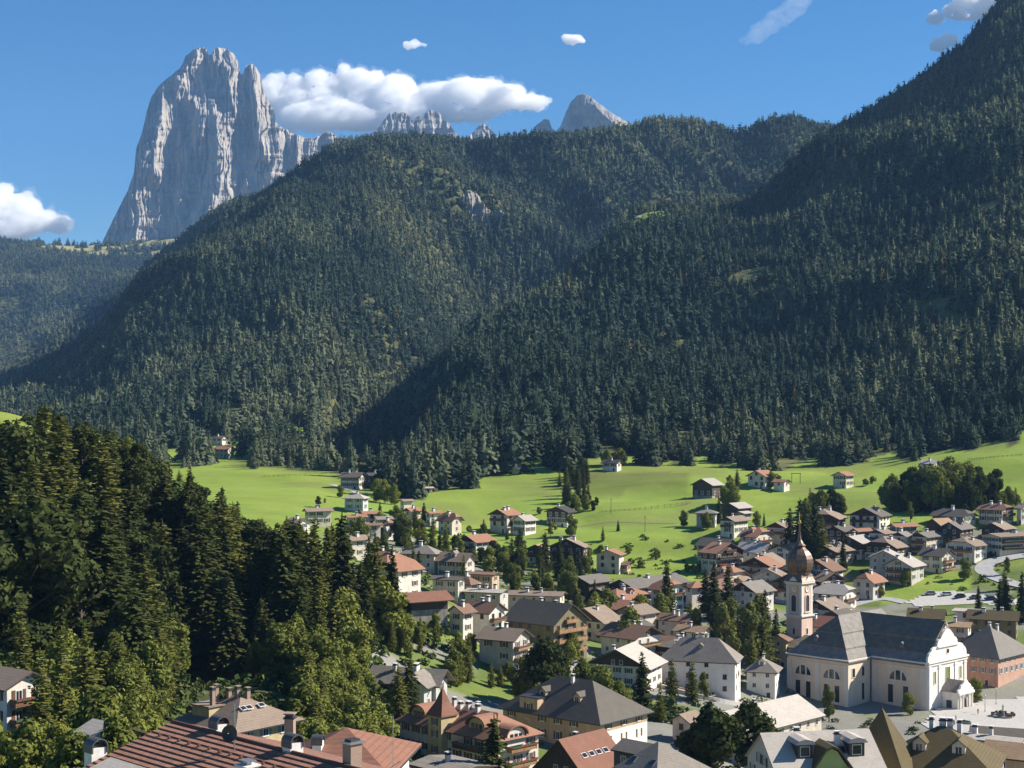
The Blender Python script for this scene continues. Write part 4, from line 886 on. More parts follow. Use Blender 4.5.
# distant farm beyond the left meadow
hs_('dark-roofed farm barn in the far clearing', 1200, 208, 448, 15, 3, 20, 'x', 'stone', 'dark', 24, 'barn', 'barn', chim=0, barn=True, H=7)
hs_('pale farmhouse with dark roof in the far clearing', 1175, 222, 451, 12, 4, 25, 'x', 'white', 'slate', 24, H=5.5, chim=1)
hs_('terracotta-roofed house at the lower end of the far clearing', 1062, 228, 463, 14, 4, 20, 'x', 'cream', 'terra', 24, H=6.5, chim=0)
hs_('small rusty-roofed hut at the right of the far clearing', 1210, 238, 445, 8, 3, 25, 'x', 'tan', 'terra', 24, 'hut', 'hut', chim=0, H=4, barn=True)

for z in (th['H']-2.7, th['H']-5.4):
    if z > .4: balcony(th['root'], 's', th['Lx'], th['Ly'], z, th['Ly']*.92, 0, WD['dark'])
# infill: the smaller houses packed between the ones above
def free(x, y, r):
    for (_, bx, by, hx, hy, a, *_r) in BUILD:
        dx, dy = x-bx, y-by; c, s = math.cos(-a), math.sin(-a); lx, ly = c*dx-s*dy, s*dx+c*dy
        if abs(lx) < hx+r and abs(ly) < hy+r: return False
    return True
rf5 = random.Random(21); FILL = []
ROADS = [(905,1030,590,608),(575,692,588,612),(925,1030,694,745),(865,962,570,600),(970,1030,550,590)]
tries = 0
while len(FILL) < 28 and tries < 9000:
    tries += 1; u = rf5.uniform(385,1020); d = rf5.uniform(430,672) if u > 560 else rf5.uniform(440,700)
    x = (u-512)*d/F; v = HV-(gz(x,d)-CZ)/d*F
    if any(a<u<b and c<v<e for a,b,c,e in ROADS): continue
    if 560 < u < 770 and d > 585 and u < 700: continue
    if (735 < u < 835 and d < 520) or (u > 868 and 515 < d < 585): continue
    if u < 600 and (d > 515 or rf5.random() < .5): continue
    if 685 < u < 806 and 612 < v < 712: continue
    if 800 < u < 970 and d < 500: continue
    if not free(x, d, 6.0): continue
    lx, ly = rf5.uniform(11,16), rf5.uniform(9,13); a = rf5.choice((35,40,44,48,30)); hw = rf5.uniform(4.6,7.2)
    wl_ = rf5.choice(('white','cream','white','grey','cream')); rk = rf5.choice(('umber','brown','terra','umber','grey','brown','light','slate','red'))
    kd = rf5.choice(('house','house','chalet')); ridge = rf5.choice(('x','y','y'))
    ar = R(a); kk = F/d; D0 = d-ly/2*math.cos(ar)
    ve = HV-(gz(x,d)+hw-CZ)/D0*F; um = u+lx/2*kk*math.cos(ar)*.6
    h_ = hs_('infill', D0, um, ve, lx*kk*math.cos(ar), ly*kk*math.sin(ar), a, ridge, wl_, rk, rf5.choice((22,25,28)), kd, kd, 'small houses packed between the larger ones', clad=rf5.choice((None,'gable','gable','upper')) if ridge == 'y' or kd == 'chalet' else None, bal=rf5.choice((0,1,1)), balm=rf5.choice(('mid','dark','honey')), hf=rf5.choice((1,1,.5)), chim=rf5.choice((1,1,2)), Ht=3.5, dorm=rf5.choice((0,0,1)))
    FILL.append((h_['root'], um, kd, wl_, rk, d))
print('FILL', len(FILL))
# ------------------------------------------------------------------ the parish church (origin: ground below the near corner of the nave)
CA = R(46); cX = Vector((math.cos(CA), -math.sin(CA), 0)); cY = Vector((math.sin(CA), math.cos(CA), 0)); CB = Vector(((926-512)*458/F, 458, 5.2))
ch = thing('church', 'large peach and white baroque church with dark sheet roof, slim tower and copper onion dome', 'church', CB, -CA)
def cw(x, y): p = CB+cX*x+cY*y; return p.x, p.y
p_ = CB+cX*-28+cY*8; BUILD.append((ch, p_.x, p_.y, 32, 22, -CA, 'the onion-domed church', 870, 458))
E = 15.1                                   # eave height above the origin
trimm = wall_mat('church_trim', (.80,.72,.62), .1)
nv = MB(); nv.box(-30,0,0,22,-2,E); nv.prism([(0,E),(22,E),(11,E+10.1)],-29.9,-.05,'x'); nv.build('nave_wall', W['peach'], ch)
tv = MB(); tv.box(-41,-19,-12,22.6,-2,E-.15); tv.build('transept_wall', W['peach'], ch)
cv = MB(); cv.box(-52,-41.01,3,19,-2,E-1.5); cv.build('choir_wall', W['peach'], ch)
# roofs: sheet metal, each slope in an upper and a lower tier
def sheet_roof(name, c):
    m, t, b = nodes(name); co = objco(t); sep = t.nodes.new('ShaderNodeSeparateXYZ'); t.links.new(co, sep.inputs[0])
    n1 = noise(t, co, .5, 5); n2 = noise(t, scaled(t, co, (2.5,2.5,.3)), 1.0, 4)
    cc = mixc(t, ramp(t, n1, .3, .7), tuple(x*.6 for x in c), c); cc = mixc(t, ramp(t, n2, .5, .75, 0, .5), cc, tuple(x*1.7 for x in c))
    saw = mathn(t, 'FRACT', mathn(t, 'DIVIDE', sep.outputs[2], .32)); cc = mixc(t, mathn(t, 'MULTIPLY', mathn(t, 'LESS_THAN', saw, .18), .35), cc, tuple(x*.4 for x in c))
    t.links.new(cc, b.inputs['Base Color']); b.inputs['Roughness'].default_value = .7; b.inputs['Specular IOR Level'].default_value = .15; bump(t, saw, .4, .05, b); return m
crf = sheet_roof('church_roof_sheet', (.20,.170,.132)); crl = sheet_roof('church_roof_lower_and_lit_side', (.27,.245,.215))  # crl: lower tiers and trim, also the transept's sun-facing slope painted lighter
sl = 10.3/11
def slope(mb, x0, x1, y0, sgn, lo, hi, lift, axis, mi, cx=11):
    """one slab of a gable slope between the distances lo..hi from the ridge"""
    p = [(cx+sgn*hi, E+10.3-sl*hi+lift), (cx+sgn*lo, E+10.3-sl*lo+lift), (cx+sgn*lo, E+10.3-sl*lo-.2), (cx+sgn*hi, E+10.3-sl*hi-.2)]
    mb.prism(p, x0, x1, axis, mi)
rf_ = MB()
for sg in (-1,1):
    slope(rf_, -30, -.06, 0, sg, .0, 5.4, 1.05, 'x', 0); slope(rf_, -30, -.06, 0, sg, 5.4, 8.8, .55, 'x', 0); slope(rf_, -30, -.06, 0, sg, 8.8, 11.8, .10, 'x', 1)
nroof = rf_.build('nave_roof', [crf, crl], ch)
tr = MB(); zr = E+10.3; zE = E-.15-.6
def hipq(y0, y1, x0, x1, inset_a, inset_b, lift, mi):
    """front hip slab between relative heights a and b (0 eave, 1 ridge)"""
    def P(a, sx): hw = 11.6*(1-a); return (-30+sx*hw, -12.6+11.6*a, zE+(zr+.1-zE)*a+lift)
    a, b = inset_a, inset_b
    mb = tr; v = [P(a,-1),P(a,1),P(b,1),P(b,-1)]; w2_ = [(p[0],p[1],p[2]-lift-.25) for p in v]
    mb.faces(v+w2_, [(0,1,2,3),(7,6,5,4),(0,4,5,1),(1,5,6,2),(2,6,7,3),(3,7,4,0)], mi)
    for sx in (-1,1):
        q = [P(a,sx), (-30+sx*11.6*(1-a), 23.2, P(a,sx)[2]), (-30+sx*11.6*(1-b), 23.2, P(b,sx)[2]), P(b,sx)]; q2 = [(p[0],p[1],p[2]-lift-.25) for p in q]
        fs = [(0,1,2,3),(7,6,5,4),(0,4,5,1),(1,5,6,2),(2,6,7,3),(3,7,4,0)]
        mb.faces(q+q2, fs if sx > 0 else [f[::-1] for f in fs], 1 if sx > 0 else mi)  # right slope takes the paler sheet in every tier: sunlight put into colour
hipq(0,0,0,0, 0, .27, .10, 1); hipq(0,0,0,0, .27, .58, .52, 0); hipq(0,0,0,0, .58, .995, .95, 0)
troof = tr.build('transept_roof', [crf, crl], ch)
cr_ = MB(); cr_.prism([(2.4,E-1.6),(11,E+1.6),(19.6,E-1.6),(19.6,E-1.3),(11,E+1.9),(2.4,E-1.3)], -52.6, -41.5, 'x'); cr_.build('choir_roof', crf, ch)
for x, d in ((-10,7.4),(-24,7.4)):
    v = MB(); v.prism([(-.6,-.5),(.6,-.5),(.6,.7),(0,1.2),(-.6,.7)], -.9, 1.4, 'y'); v.box(-.35,.35,-.95,-.901,0,.6,1); v.build('roof_vent', [crl, metal_d], nroof, loc=(x, 11-d, E+10.3-sl*d+.3))
v = MB(); v.prism([(-.6,-.5),(.6,-.5),(.6,.7),(0,1.2),(-.6,.7)], -.9, 1.4, 'y'); v.box(-.35,.35,-.95,-.901,0,.6,1); v.build('roof_vent', [crl, metal_d], troof, loc=(-33, -7.6, E+4.4))
# cornices and pilasters
co1 = MB(); co1.box(-41.5,-18.5,-12.55,-12.003,E-.75,E-.2); co1.box(-18.997,-18.5,-12.002,-.6,E-.75,E-.2); co1.box(-18.45,.5,-.5,-.003,E-.55,E+.05); co1.box(-41.25,-18.75,-12.25,-12.004,E-2.3,E-1.95); co1.box(-18.6,.2,-.25,-.004,E-2.2,E-1.85)
co1.build('cornice', trimm, ch)
for x in (-40.4,-30,-19.6):
    m = MB(); m.box(-.75,.75,-.22,-.003,-2,E-2.31); m.build('pilaster', trimm, ch, loc=(x,-12,0))
for x in (-1.0,-17.6):
    m = MB(); m.box(-.75,.75,-.22,-.003,-2,E-2.21); m.build('pilaster', trimm, ch, loc=(x,0,0))
def lunette():
    mb = MB(); n = 14; r0, r1 = 3.3, 2.9
    for i in range(n):
        a, b = math.pi*i/n, math.pi*(i+1)/n
        q = [(r0*math.cos(a),r0*math.sin(a)),(r0*math.cos(b),r0*math.sin(b)),(r1*math.cos(b),r1*math.sin(b)),(r1*math.cos(a),r1*math.sin(a))]
        mb.prism(q, -.18, -.002, 'y', 0)
    mb.box(-3.3,3.3,-.22,-.002,-.3,-.004,0)
    for s in (-1,1): mb.box(s*1.05-.22,s*1.05+.22,-.16,-.014,0,2.7,0)
    mb.poly([(r1*math.cos(math.pi*i/n),-.012,r1*math.sin(math.pi*i/n)) for i in range(n+1)], 1)
    for s in range(-5,6):
        x = s*.5; mb.box(x-.03,x+.03,-.03,-.013,.02,max(.1,math.sqrt(max(0,2.85**2-x*x))-.05),2)
    return mb.me('lunette_window', [trimm, glass, metal_d])
lun = lunette()
tallw = MB(); tallw.box(-.5,-.41,-.12,-.002,0,1); tallw.box(.41,.5,-.12,-.002,0,1); tallw.box(-.41,.41,-.12,-.002,.96,1); tallw.box(-.6,.6,-.2,-.002,-.04,-.004); tallw.poly([(-.41,-.012,0),(.41,-.012,0),(.41,-.012,.96),(-.41,-.012,.96)],1)
for q in range(1,8): tallw.box(-.41,.41,-.03,-.013,q*.12-.006,q*.12+.006,2)
tallw.box(-.02,.02,-.032,-.013,0,.96,2)
tallw = tallw.me('window', [trimm, glass, metal_d])
for x in (-35.2,-24.8):
    inst('lunette_window', lun, ch, (x,-12,E-6.3))
    for d in (-1.9,1.9): inst('window', tallw, ch, (x+d,-12,E-13.2), 0, (2.1,1,5.2))
inst('lunette_window', lun, ch, (-9.4,0,E-6.2))
for d in (-2.6,2.6): inst('window', tallw, ch, (-9.4+d,0,E-13.2), 0, (2.2,1,5.6))
for y, z, h in ((-4.2,E-5.6,2.8),(-4.2,E-12.8,5.2),(-9.2,E-5.6,2.8)): inst('window', tallw, ch, (-19,y,z), R(90), (1.7,1,h))
m = MB(); m.tube((-18.75,-.25,-1),(-18.75,-.25,E-.6),.12,8); m.build('downpipe', metal_d, ch)
# facade
prof = [(11,0),(10.9,1.6),(10.2,2.9),(9.3,3.5),(8.7,4.3),(7.7,4.8),(5.8,5.0),(5.6,6.4),(5.0,7.2),(3.9,7.7),(3.3,8.7),(2.3,9.7),(1.1,10.7),(0,11.1)]
prof = [(a, b*.80) for a, b in prof]
fp = [(11-a, E+.3+b) for a, b in prof]+[(11+a, E+.3+b) for a, b in prof[-2::-1]]
fa = MB(); fa.prism([(0,-2)]+fp+[(22,-2)], 0.0, .7, 'x'); fac = fa.build('facade', W['chalk'], ch)
fc = MB(); fc.box(.703,1.35,-.5,22.5,E-.3,E+.25); fc.box(.703,1.1,-.2,22.2,E-1.1,E-.75); fc.box(.703,1.2,5.0,17.0,E+3.95,E+4.3); fc.build('facade_cornice', W['chalk'], ch)
for y in (1,6.4,15.6,21):
    m = MB(); m.box(.702,.95,y-.7,y+.7,-2,E-1.15); m.box(.703,1.05,y-.85,y+.85,E-2.1,E-1.75); m.build('pilaster', W['chalk'], ch)
for y, s in ((1.6,.55),(20.4,.55),(11,.4)):
    m = MB(); m.lathe(0,0,[(.25,0),(.12,.4),(s,.75),(s*.8,1.1),(.12,1.5),(.03,2.0)],10); m.build('stone_finial', W['chalk'], ch, loc=(.35,y,E+(1.3 if y != 11 else 9.3)), smooth=True)
gw = plain_mat('stained_glass_green', (.16,.20,.06), .4)
def pane_win(y, z, w_, h_, mat):
    m = MB(); m.box(.703,.85,y-w_/2-.2,y+w_/2+.2,z-.2,z,0); m.box(.703,.85,y-w_/2-.2,y+w_/2+.2,z+h_,z+h_+.2,0); m.box(.703,.85,y-w_/2-.2,y-w_/2,z,z+h_,0); m.box(.703,.85,y+w_/2,y+w_/2+.2,z,z+h_,0)
    m.poly([(.712,y-w_/2,z),(.712,y+w_/2,z),(.712,y+w_/2,z+h_),(.712,y-w_/2,z+h_)],1); m.box(.715,.75,y-.05,y+.05,z,z+h_,0); return m.build('window', [trimm, mat], ch)
pane_win(11,E-8.6,2.3,6.2,gw); pane_win(3.7,E-6.6,1.1,3.6,gw); pane_win(18.3,E-6.6,1.1,3.6,gw)
m = MB(); m.lathe(0,0,[(1.0,0),(1.0,.12),(.75,.12),(.75,.02)],18); m.lathe(0,0,[(.75,.0),(.75,.03)],18,1)
oc = m.build('round_window', [trimm, glass], ch, loc=(.702,11,E+2.4)); oc.rotation_euler = (0,R(90),0)
# porch
pb = MB(); pb.box(.71,6.2,7.2,14.8,-2,6.2); po = pb.build('porch', W['chalk'], ch)
g2 = MB(); hp_ = [(4.4,0),(4.2,.7),(3.2,1.0),(2.6,1.9),(1.6,2.4),(.8,3.3),(0,3.5)]
g2.prism([(11-a,6.2+b) for a,b in hp_]+[(11+a,6.2+b) for a,b in hp_[-2::-1]], 6.2, 6.8, 'x'); g2.build('porch_gable', W['chalk'], po)
g3 = MB(); g3.prism([(6.6,6.1),(11,9.0),(15.4,6.1),(15.4,6.35),(11,9.3),(6.6,6.35)], .72, 6.19, 'x'); g3.build('porch_roof', crl, po)
g4 = MB(); g4.box(6.203,7.2,6.6,15.4,5.5,6.18); g4.build('porch_cornice', W['chalk'], po)
for y in (7.5,9.3,12.7,14.5):
    m = MB(); m.box(-.45,.45,-.45,.45,-1.5,.6); m.lathe(0,0,[(.36,.6),(.36,5.0),(.5,5.2),(.5,5.49)],12); m.build('column', W['chalk'], po, loc=(6.7,y,0))
m = MB(); m.prism([(9.9,-1.5),(12.1,-1.5),(12.1,3.2),(11.7,4.0),(11,4.3),(10.3,4.0),(9.9,3.2)], 6.202, 6.24, 'x'); m.build('doorway', WD['dark'], po)
m = MB(); m.box(-.9,.9,-.05,-.003,-1.5,3.6); m.build('side_opening', metal_d, po, loc=(3.4,7.2,0))
# tower
tx, ty, ts = -54, 12.4, 3.0
tb_ = MB(); tb_.box(tx-ts,tx+ts,ty-ts,ty+ts,-2,34.0); tw = tb_.build('tower', W['rose'], ch)
def tcor(z, h, o, mat=trimm, nm='tower_cornice'):
    m = MB(); m.box(tx-ts-o,tx+ts+o,ty-ts-o,ty+ts+o,z,z+h); m.box(tx-ts-o*.5,tx+ts+o*.5,ty-ts-o*.5,ty+ts+o*.5,z-h*.8,z-.002); return m.build(nm, mat, tw)
tcor(22.8,.45,.55); tcor(33.5,.5,.6)
for sx in (-1,1):
    for sy in (-1,1):
        m = MB(); m.box(-.5,.5,-.5,.5,0,9.7); m.build('corner_pilaster', trimm, tw, loc=(tx+sx*(ts-.45),ty+sy*(ts-.45),23.31))
def bell_opening():
    mb = MB(); n = 10; w_, h_ = .95, 4.4
    o = [(-w_,0),(w_,0)]+[(w_*math.cos(math.pi*i/n), h_+w_*math.sin(math.pi*i/n)) for i in range(n+1)]
    mb.poly([(p[0],-.012,p[1]) for p in o], 1)
    big = [(p[0]*1.25, p[1] if p[1] < .1 else p[1]+.25) for p in o]
    for i in range(1,len(o)-1):
        j = i+1; a,b,c,d = big[i],big[j],o[j],o[i]; mb.prism([(a[0],a[1]),(b[0],b[1]),(c[0],c[1]),(d[0],d[1])], -.22, -.002, 'y', 0)
    a,b,c,d = big[-1],big[0],o[0],o[-1]; mb.prism([(a[0],a[1]),(b[0],b[1]),(c[0],c[1]),(d[0],d[1])], -.22, -.002, 'y', 0)
    mb.box(-1.6,1.6,-.35,-.002,-.35,-.004,0)
    for q in range(9): mb.box(-1.1,1.1,-.08,-.013,.25+q*.55,.42+q*.55,2)
    return mb.me('bell_opening', [trimm, metal_d, WD['dark']])
bo = bell_opening()
inst('bell_opening', bo, tw, (tx,ty-ts,24.4)); inst('bell_opening', bo, tw, (tx+ts,ty,24.4), R(90))
ck = MB(); ck.lathe(0,0,[(1.15,0),(1.15,.14),(.95,.14),(.95,.1)],24); ck.lathe(0,0,[(.95,.09),(.95,.101)],24,1); ck.box(-.05,.05,-.1,.75,.11,.16,2); ck.box(-.1,.5,-.05,.05,.11,.16,2)
ck = ck.me('clock_face', [gold, W['chalk'], metal_d])
o = inst('clock_face', ck, tw, (tx,ty-ts,31.6)); o.rotation_euler = (R(90),0,0); o = inst('clock_face', ck, tw, (tx+ts,ty,31.6)); o.rotation_euler = (R(90),0,R(90))
for (loc, rz) in (((tx,ty-ts,12),0),((tx,ty-ts,17),0),((tx+ts,ty,17),R(90))): inst('window', tallw, tw, loc, rz, (1.0,1,2.0))
m_, t_, b_ = nodes('dome_copper'); co = objco(t_); n1 = noise(t_, scaled(t_, co, (1.5,1.5,.3)), 1.2, 5)
t_.links.new(mixc(t_, ramp(t_, n1, .35, .7), (.10,.065,.042), (.25,.15,.10)), b_.inputs['Base Color']); b_.inputs['Metallic'].default_value = .35; b_.inputs['Roughness'].default_value = .42; copper = m_
sk = MB(); sk.lathe(tx,ty,[(5.2,34.1),(4.9,34.5),(4.2,35.5),(3.7,36.6),(3.5,37.2)],4,rot=math.pi/4,sq=1.0); sk.build('tower_skirt_roof', copper, tw)
for (loc, rz) in (((tx,ty-ts-.3,34.12),0),((tx+ts+.3,ty,34.12),R(90))):
    m = MB(); m.prism([(-1.5,0),(1.5,0),(1.3,.6),(.7,1.0),(0,1.6),(-.7,1.0),(-1.3,.6)], -.25, 1.6, 'y'); m.build('gablet', trimm, tw, loc=loc, rz=rz)
on = MB(); on.lathe(tx,ty,[(3.5,36.4),(3.6,37.0),(4.15,37.8),(4.5,39.0),(4.62,40.2),(4.45,41.4),(3.9,42.7),(3.0,43.9),(2.1,44.7),(1.5,45.3),(1.3,45.7)],8,rot=math.pi/8)
dome = on.build('onion_dome', copper, tw)
ln = MB(); ln.lathe(tx,ty,[(2.1,45.5),(2.0,45.8),(1.3,46.4),(.75,47.4),(.5,48.6),(.32,50.2),(.16,52.4)],8,rot=math.pi/8); ln.build('lantern_spire', copper, dome)
fb = MB(); fb.lathe(tx,ty,[(.05,52.3),(.45,52.7),(.6,53.2),(.45,53.7),(.05,54.1)],12); fb.box(tx-.09,tx+.09,ty-.09,ty+.09,54.0,56.4); fb.box(tx-.6,tx+.6,ty-.08,ty+.08,55.3,55.5); fb.build('gilded_cross', gold, dome)
# ------------------------------------------------------------------ turreted hotel
hh = house('long cream hotel with red-brown roof, pointed corner turret and curved dormers', 290, 497, 740, 105, 42, 46, 'x', 'white', 'terra', 31, 'hotel', 'hotel', hf=0, chim=5, bal=0, win='brown', st=2.9, spacing=3.0, short='the turreted hotel', oh=.9)
rt = hh['root']; Lx, Ly, H, rise, hs = hh['Lx'], hh['Ly'], hh['H'], hh['rise'], hh['hs']
x0 = Lx/2-.56*Lx
m = MB(); m.box(x0-1.9,x0+1.9,-Ly/2-1.6,-Ly/2+3,-.5,H+2.6); tu = m.build('turret', W['yellow'], rt)
m = MB(); m.lathe(x0,-Ly/2+.4,[(3.2,H+2.4),(3.15,H+2.62),(1.4,H+4.9),(.05,H+7.8)],4,rot=math.pi/4); m.build('turret_roof', RF['red'], tu)
for z in (H-1.6, H-4.6, H+.7): inst('window', WIN['brown'], tu, (x0,-Ly/2-1.604,z), 0, (.9,1,1.4))
def arch_dormer(x, w_, z, y0, dep, wallm, roofm, parent):
    n = 12; hh_ = w_*.36; m = MB()
    arc = [(w_/2*math.cos(math.pi*i/n), .7+hh_*math.sin(math.pi*i/n)) for i in range(n+1)]
    m.prism([(-w_/2,-1.0),(w_/2,-1.0)]+arc, 0, dep, 'y', 0)
    big = [(w_*.60*math.cos(math.pi*i/n), .72+hh_*1.12*math.sin(math.pi*i/n)) for i in range(n+1)]; bt = [(p[0]*1.05, p[1]+.22) for p in big]
    for i in range(n): m.prism([big[i],big[i+1],bt[i+1],bt[i]], -.55, dep+1.5, 'y', 1)
    for s in (-1,0,1): m.box(s*w_*.25-.4,s*w_*.25+.4,-.06,-.002,-.1,1.2,2); m.box(s*w_*.25-.32,s*w_*.25+.32,-.08,-.061,0,1.1,3)
    return m.build('arched_dormer', [wallm, roofm, frame_b, glass], parent, loc=(x,y0,z))
arch_dormer(Lx/2-.24*Lx, 4.4, H+.7, -hs*.80, 3.6, W['yellow'], RF['terra'], hh['roof']); arch_dormer(Lx/2-.84*Lx, 4.0, H+.7, -hs*.80, 3.6, W['yellow'], RF['terra'], hh['roof'])
d = arch_dormer(0, 4.6, 0, 0, 3.0, W['white'], RF['terra'], rt); d.name = 'curved_gable'; d.location = (Lx/2+.35, -.8, H-.6); d.rotation_euler = (0,0,R(90))
for z in (H-2.7, H-5.6): balcony(rt, 's', Lx, Ly, z, Ly*.62, .5, WD['honey'])
balcony(rt, 'f', Lx, Ly, H-2.9, 7.5, Lx*.24, WD['dark'])
# raised wall dormer on the tan building
hr = hotelg['root']; Lx, Ly, H = hotelg['Lx'], hotelg['Ly'], hotelg['H']
m = MB(); m.box(-8.4,-3.4,-Ly/2-.12,-Ly/2+5,H-3,H+2.5); m.box(-8.6,-3.2,-Ly/2-.3,-Ly/2+5.1,H+2.502,H+2.7,1); m.build('raised_bay', [W['tan'], metal_d], hr)
inst('window', WIN['brown'], hr, (-5.9,-Ly/2-.124,H-.3), 0, (1.2,1,1.7))
m = MB(); L = Ly/2+.02; m.box(Lx/2+.003,Lx/2+.06,-L+.1,L-.1,.2,H-2.6); m.build('white_end_render', W['chalk'], hr)
# fresco and chimneys on the villa, chimneys stand on the roof
vr = villa['root']; m = MB(); m.box(-.9,.9,-.04,-.003,0,2.6); m.box(-.5,.1,-.06,-.041,.4,2.2,1); m.box(.2,.6,-.06,-.041,.8,1.9,2); loc, rz = face_loc('s', villa['Lx'], villa['Ly'], 1.0, villa['H']-6.2); m.build('wall_fresco', [W['tan'], sh_brown, sh_green], vr, loc=loc, rz=rz)
for x, y, d in ((-1.0,0,.2),(.6,.8,.4)): chimney(villa['roof'], x, y, villa['H']+villa['rise']-1.4, villa['H']+villa['rise']+.9, .7)
dormer(villa['roof'], .5, -villa['hs']*.52, villa['H']+villa['rise']*.5, 'f', 1.2, .9, 2.0, RF['grey'], RF['grey'])
# yellow villa: terrace block and chimneys
vv = hv['root']; H = hv['H']; m = MB(); m.box(-4.6,-.6,-hv['Ly']/2+.6,-hv['Ly']/2+4.5,H-.5,H+2.1); m.box(-4.9,-.3,-hv['Ly']/2+.3,-hv['Ly']/2+4.8,H+2.102,H+2.3,1); m.build('roof_room', [W['yellow'], RF['umber']], hv['roof'])
for x, y in ((-2.6,-2.2),(-1.2,-4.0)): chimney(hv['roof'], x, y, H+1.7, H+4.6, .6, brickm)
for x, y in ((2.6,-2.0),(4.6,-1.0),(5.0,1.5)):
    m = MB(); m.box(-.5,.5,-.6,.6,0,.14); m.box(-.4,.4,-.5,.5,.141,.16,1); o = m.build('skylight', [W['chalk'], glass], hv['roof'], loc=(hv['Lx']/2-2.6-abs(y)*.1,y,H+hv['rise']*(1-(hv['Lx']/2-abs(hv['Lx']/2-2.6))/hv['hs'])+.3)); o.rotation_euler = (0,R(26),0)
# white-roofed building: two shed dormers, a green curved gable
wr_ = white; rr_ = wr_['roof']; H = wr_['H']; y0 = -wr_['hs']
for x in (-3.0,4.4):
    m = MB(); m.box(-1.1,1.1,0,3.4,-.8,2.0,0); m.prism([(-1.45,2.002),(1.45,2.002),(1.0,2.5),(0,2.75),(-1.0,2.5)], -.5, 4.2, 'y', 1); m.box(-.7,.7,-.05,-.002,.3,1.7,2); m.box(-.6,.6,-.07,-.051,.4,1.6,3)
    m.build('dormer', [metal_d, RF['pale'], frame_w, glass], rr_, loc=(x,y0*.66,H+1.6))
m = MB(); m.prism([(-2.4,-3),(2.4,-3),(2.4,1.4),(1.5,2.6),(.8,3.7),(0,4.1),(-.8,3.7),(-1.5,2.6),(-2.4,1.4)], 0, 4.5, 'y', 0)
q = [(-2.9,1.1),(-1.75,2.7),(-.9,3.9),(0,4.3),(.9,3.9),(1.75,2.7),(2.9,1.1)]
for i in range(6): a, b = q[i], q[i+1]; m.prism([a,b,(b[0]*1.02,b[1]+.3),(a[0]*1.02,a[1]+.3)], -.5, 5.2, 'y', 1)
m.box(-.6,.6,-.05,-.002,-.6,.9,2); m.box(-.5,.5,-.07,-.051,-.5,.8,3); m.build('green_gable', [W['green'], RF['olive'], frame_w, glass], rr_, loc=(.2,y0*.92,H-.9))
# pyramid-roofed turret beside the moss-brown roof
D = 222; x = (882-512)*D/F; zt = CZ-(708-HV)/F*D
pt = thing('tower_house', 'squat tower with steep moss-brown pyramid roof in front of the church', 'tower', (x, D, gz(x,D)-.4), R(-30)); BUILD.append((pt, x, D, 4, 4, R(-30), 'the moss-brown pyramid roof', 882, D))
hz_ = zt-(gz(x,D)-.4); m = MB(); m.box(-4.0,4.0,-4.0,4.0,0,hz_-8.8); m.build('wall', W['cream'], pt)
m = MB(); m.lathe(0,0,[(6.9,hz_-9.3),(6.8,hz_-9.0),(3.5,hz_-4.6),(.06,hz_)],4,rot=math.pi/4); rp = m.build('roof', RF['olive'], pt)
m = MB(); m.cyl(0,0,hz_-.1,hz_+.9,.08,.03,6); m.build('finial', metal_d, rp)
m = MB(); m.box(-.5,.5,-.06,0,0,1.2); m.box(-.4,.4,-.08,-.061,.1,1.1,1); m.build('window', [frame_w, glass], pt, loc=(0,-4.004,hz_-11.4))
# ------------------------------------------------------------------ nearest red roof with its tile courses
def tile_mat():
    m, t, b = nodes('near_clay_tiles'); co = objco(t); sep = t.nodes.new('ShaderNodeSeparateXYZ'); t.links.new(co, sep.inputs[0])
    col = mathn(t, 'FRACT', mathn(t, 'DIVIDE', sep.outputs[0], .25)); hump = mathn(t, 'SINE', mathn(t, 'MULTIPLY', col, 3.14159))
    vor = t.nodes.new('ShaderNodeTexVoronoi'); vor.inputs['Scale'].default_value = 1; t.links.new(scaled(t, co, (4,2.9,.5)), vor.inputs['Vector'])
    rgb = t.nodes.new('ShaderNodeSeparateColor'); t.links.new(vor.outputs['Color'], rgb.inputs[0]); n1 = noise(t, co, .5, 5)
    cc = mixc(t, rgb.outputs[0], (.24,.115,.075), (.37,.18,.115)); cc = mixc(t, ramp(t, n1, .5, .75, 0, .6), cc, (.16,.09,.06)); cc = mixc(t, mathn(t, 'LESS_THAN', hump, .3), cc, (.09,.045,.03))
    t.links.new(cc, b.inputs['Base Color']); b.inputs['Roughness'].default_value = .85; bump(t, hump, .6, .05, b); return m
tilem = tile_mat()
def course_roof(L0, L1, span, pitch, name, parent, mats, zr, back=True, hipped=False):
    mb = MB(); c, s = math.cos(pitch), math.sin(pitch); n = int(span/c/.60)
    for sg in ((-1,1) if back else (-1,)):
        for i in range(n):
            d0 = i*.60; d1 = d0+.68
            def P(d, up): return (sg*(d*c+up*s), zr-d*s+up*c)
            a, b = P(d0,.01), P(d1,.13); a2, b2 = P(d0,-.06), P(d1,-.0)
            x0 = L0; x1 = L1
            pr = [a,b,b2,a2] if sg < 0 else [b,a,a2,b2]
            mb.prism([(p[0],p[1]) for p in pr], x0, x1, 'x', 0)
    for i in range(int((L1-L0)/.42)):      # ridge tiles
        x = L0+i*.42; mb.lathe(0,0,[(.01,0)],3) if False else mb.prism([(.19*math.cos(q*math.pi/6), zr+.03+.17*math.sin(q*math.pi/6)) for q in range(7)], x, x+.40, 'x', 1)
    return mb.build(name, mats, parent)
ridge_t = plain_mat('ridge_tile', (.13,.065,.045), .85)
P0 = Vector((-26.9,122.7,70.3)); nr = thing('house', 'nearest house with red clay tile courses, white hooded chimneys and a satellite dish', 'house', (P0.x,P0.y,gz(P0.x,P0.y)-3), R(-45))
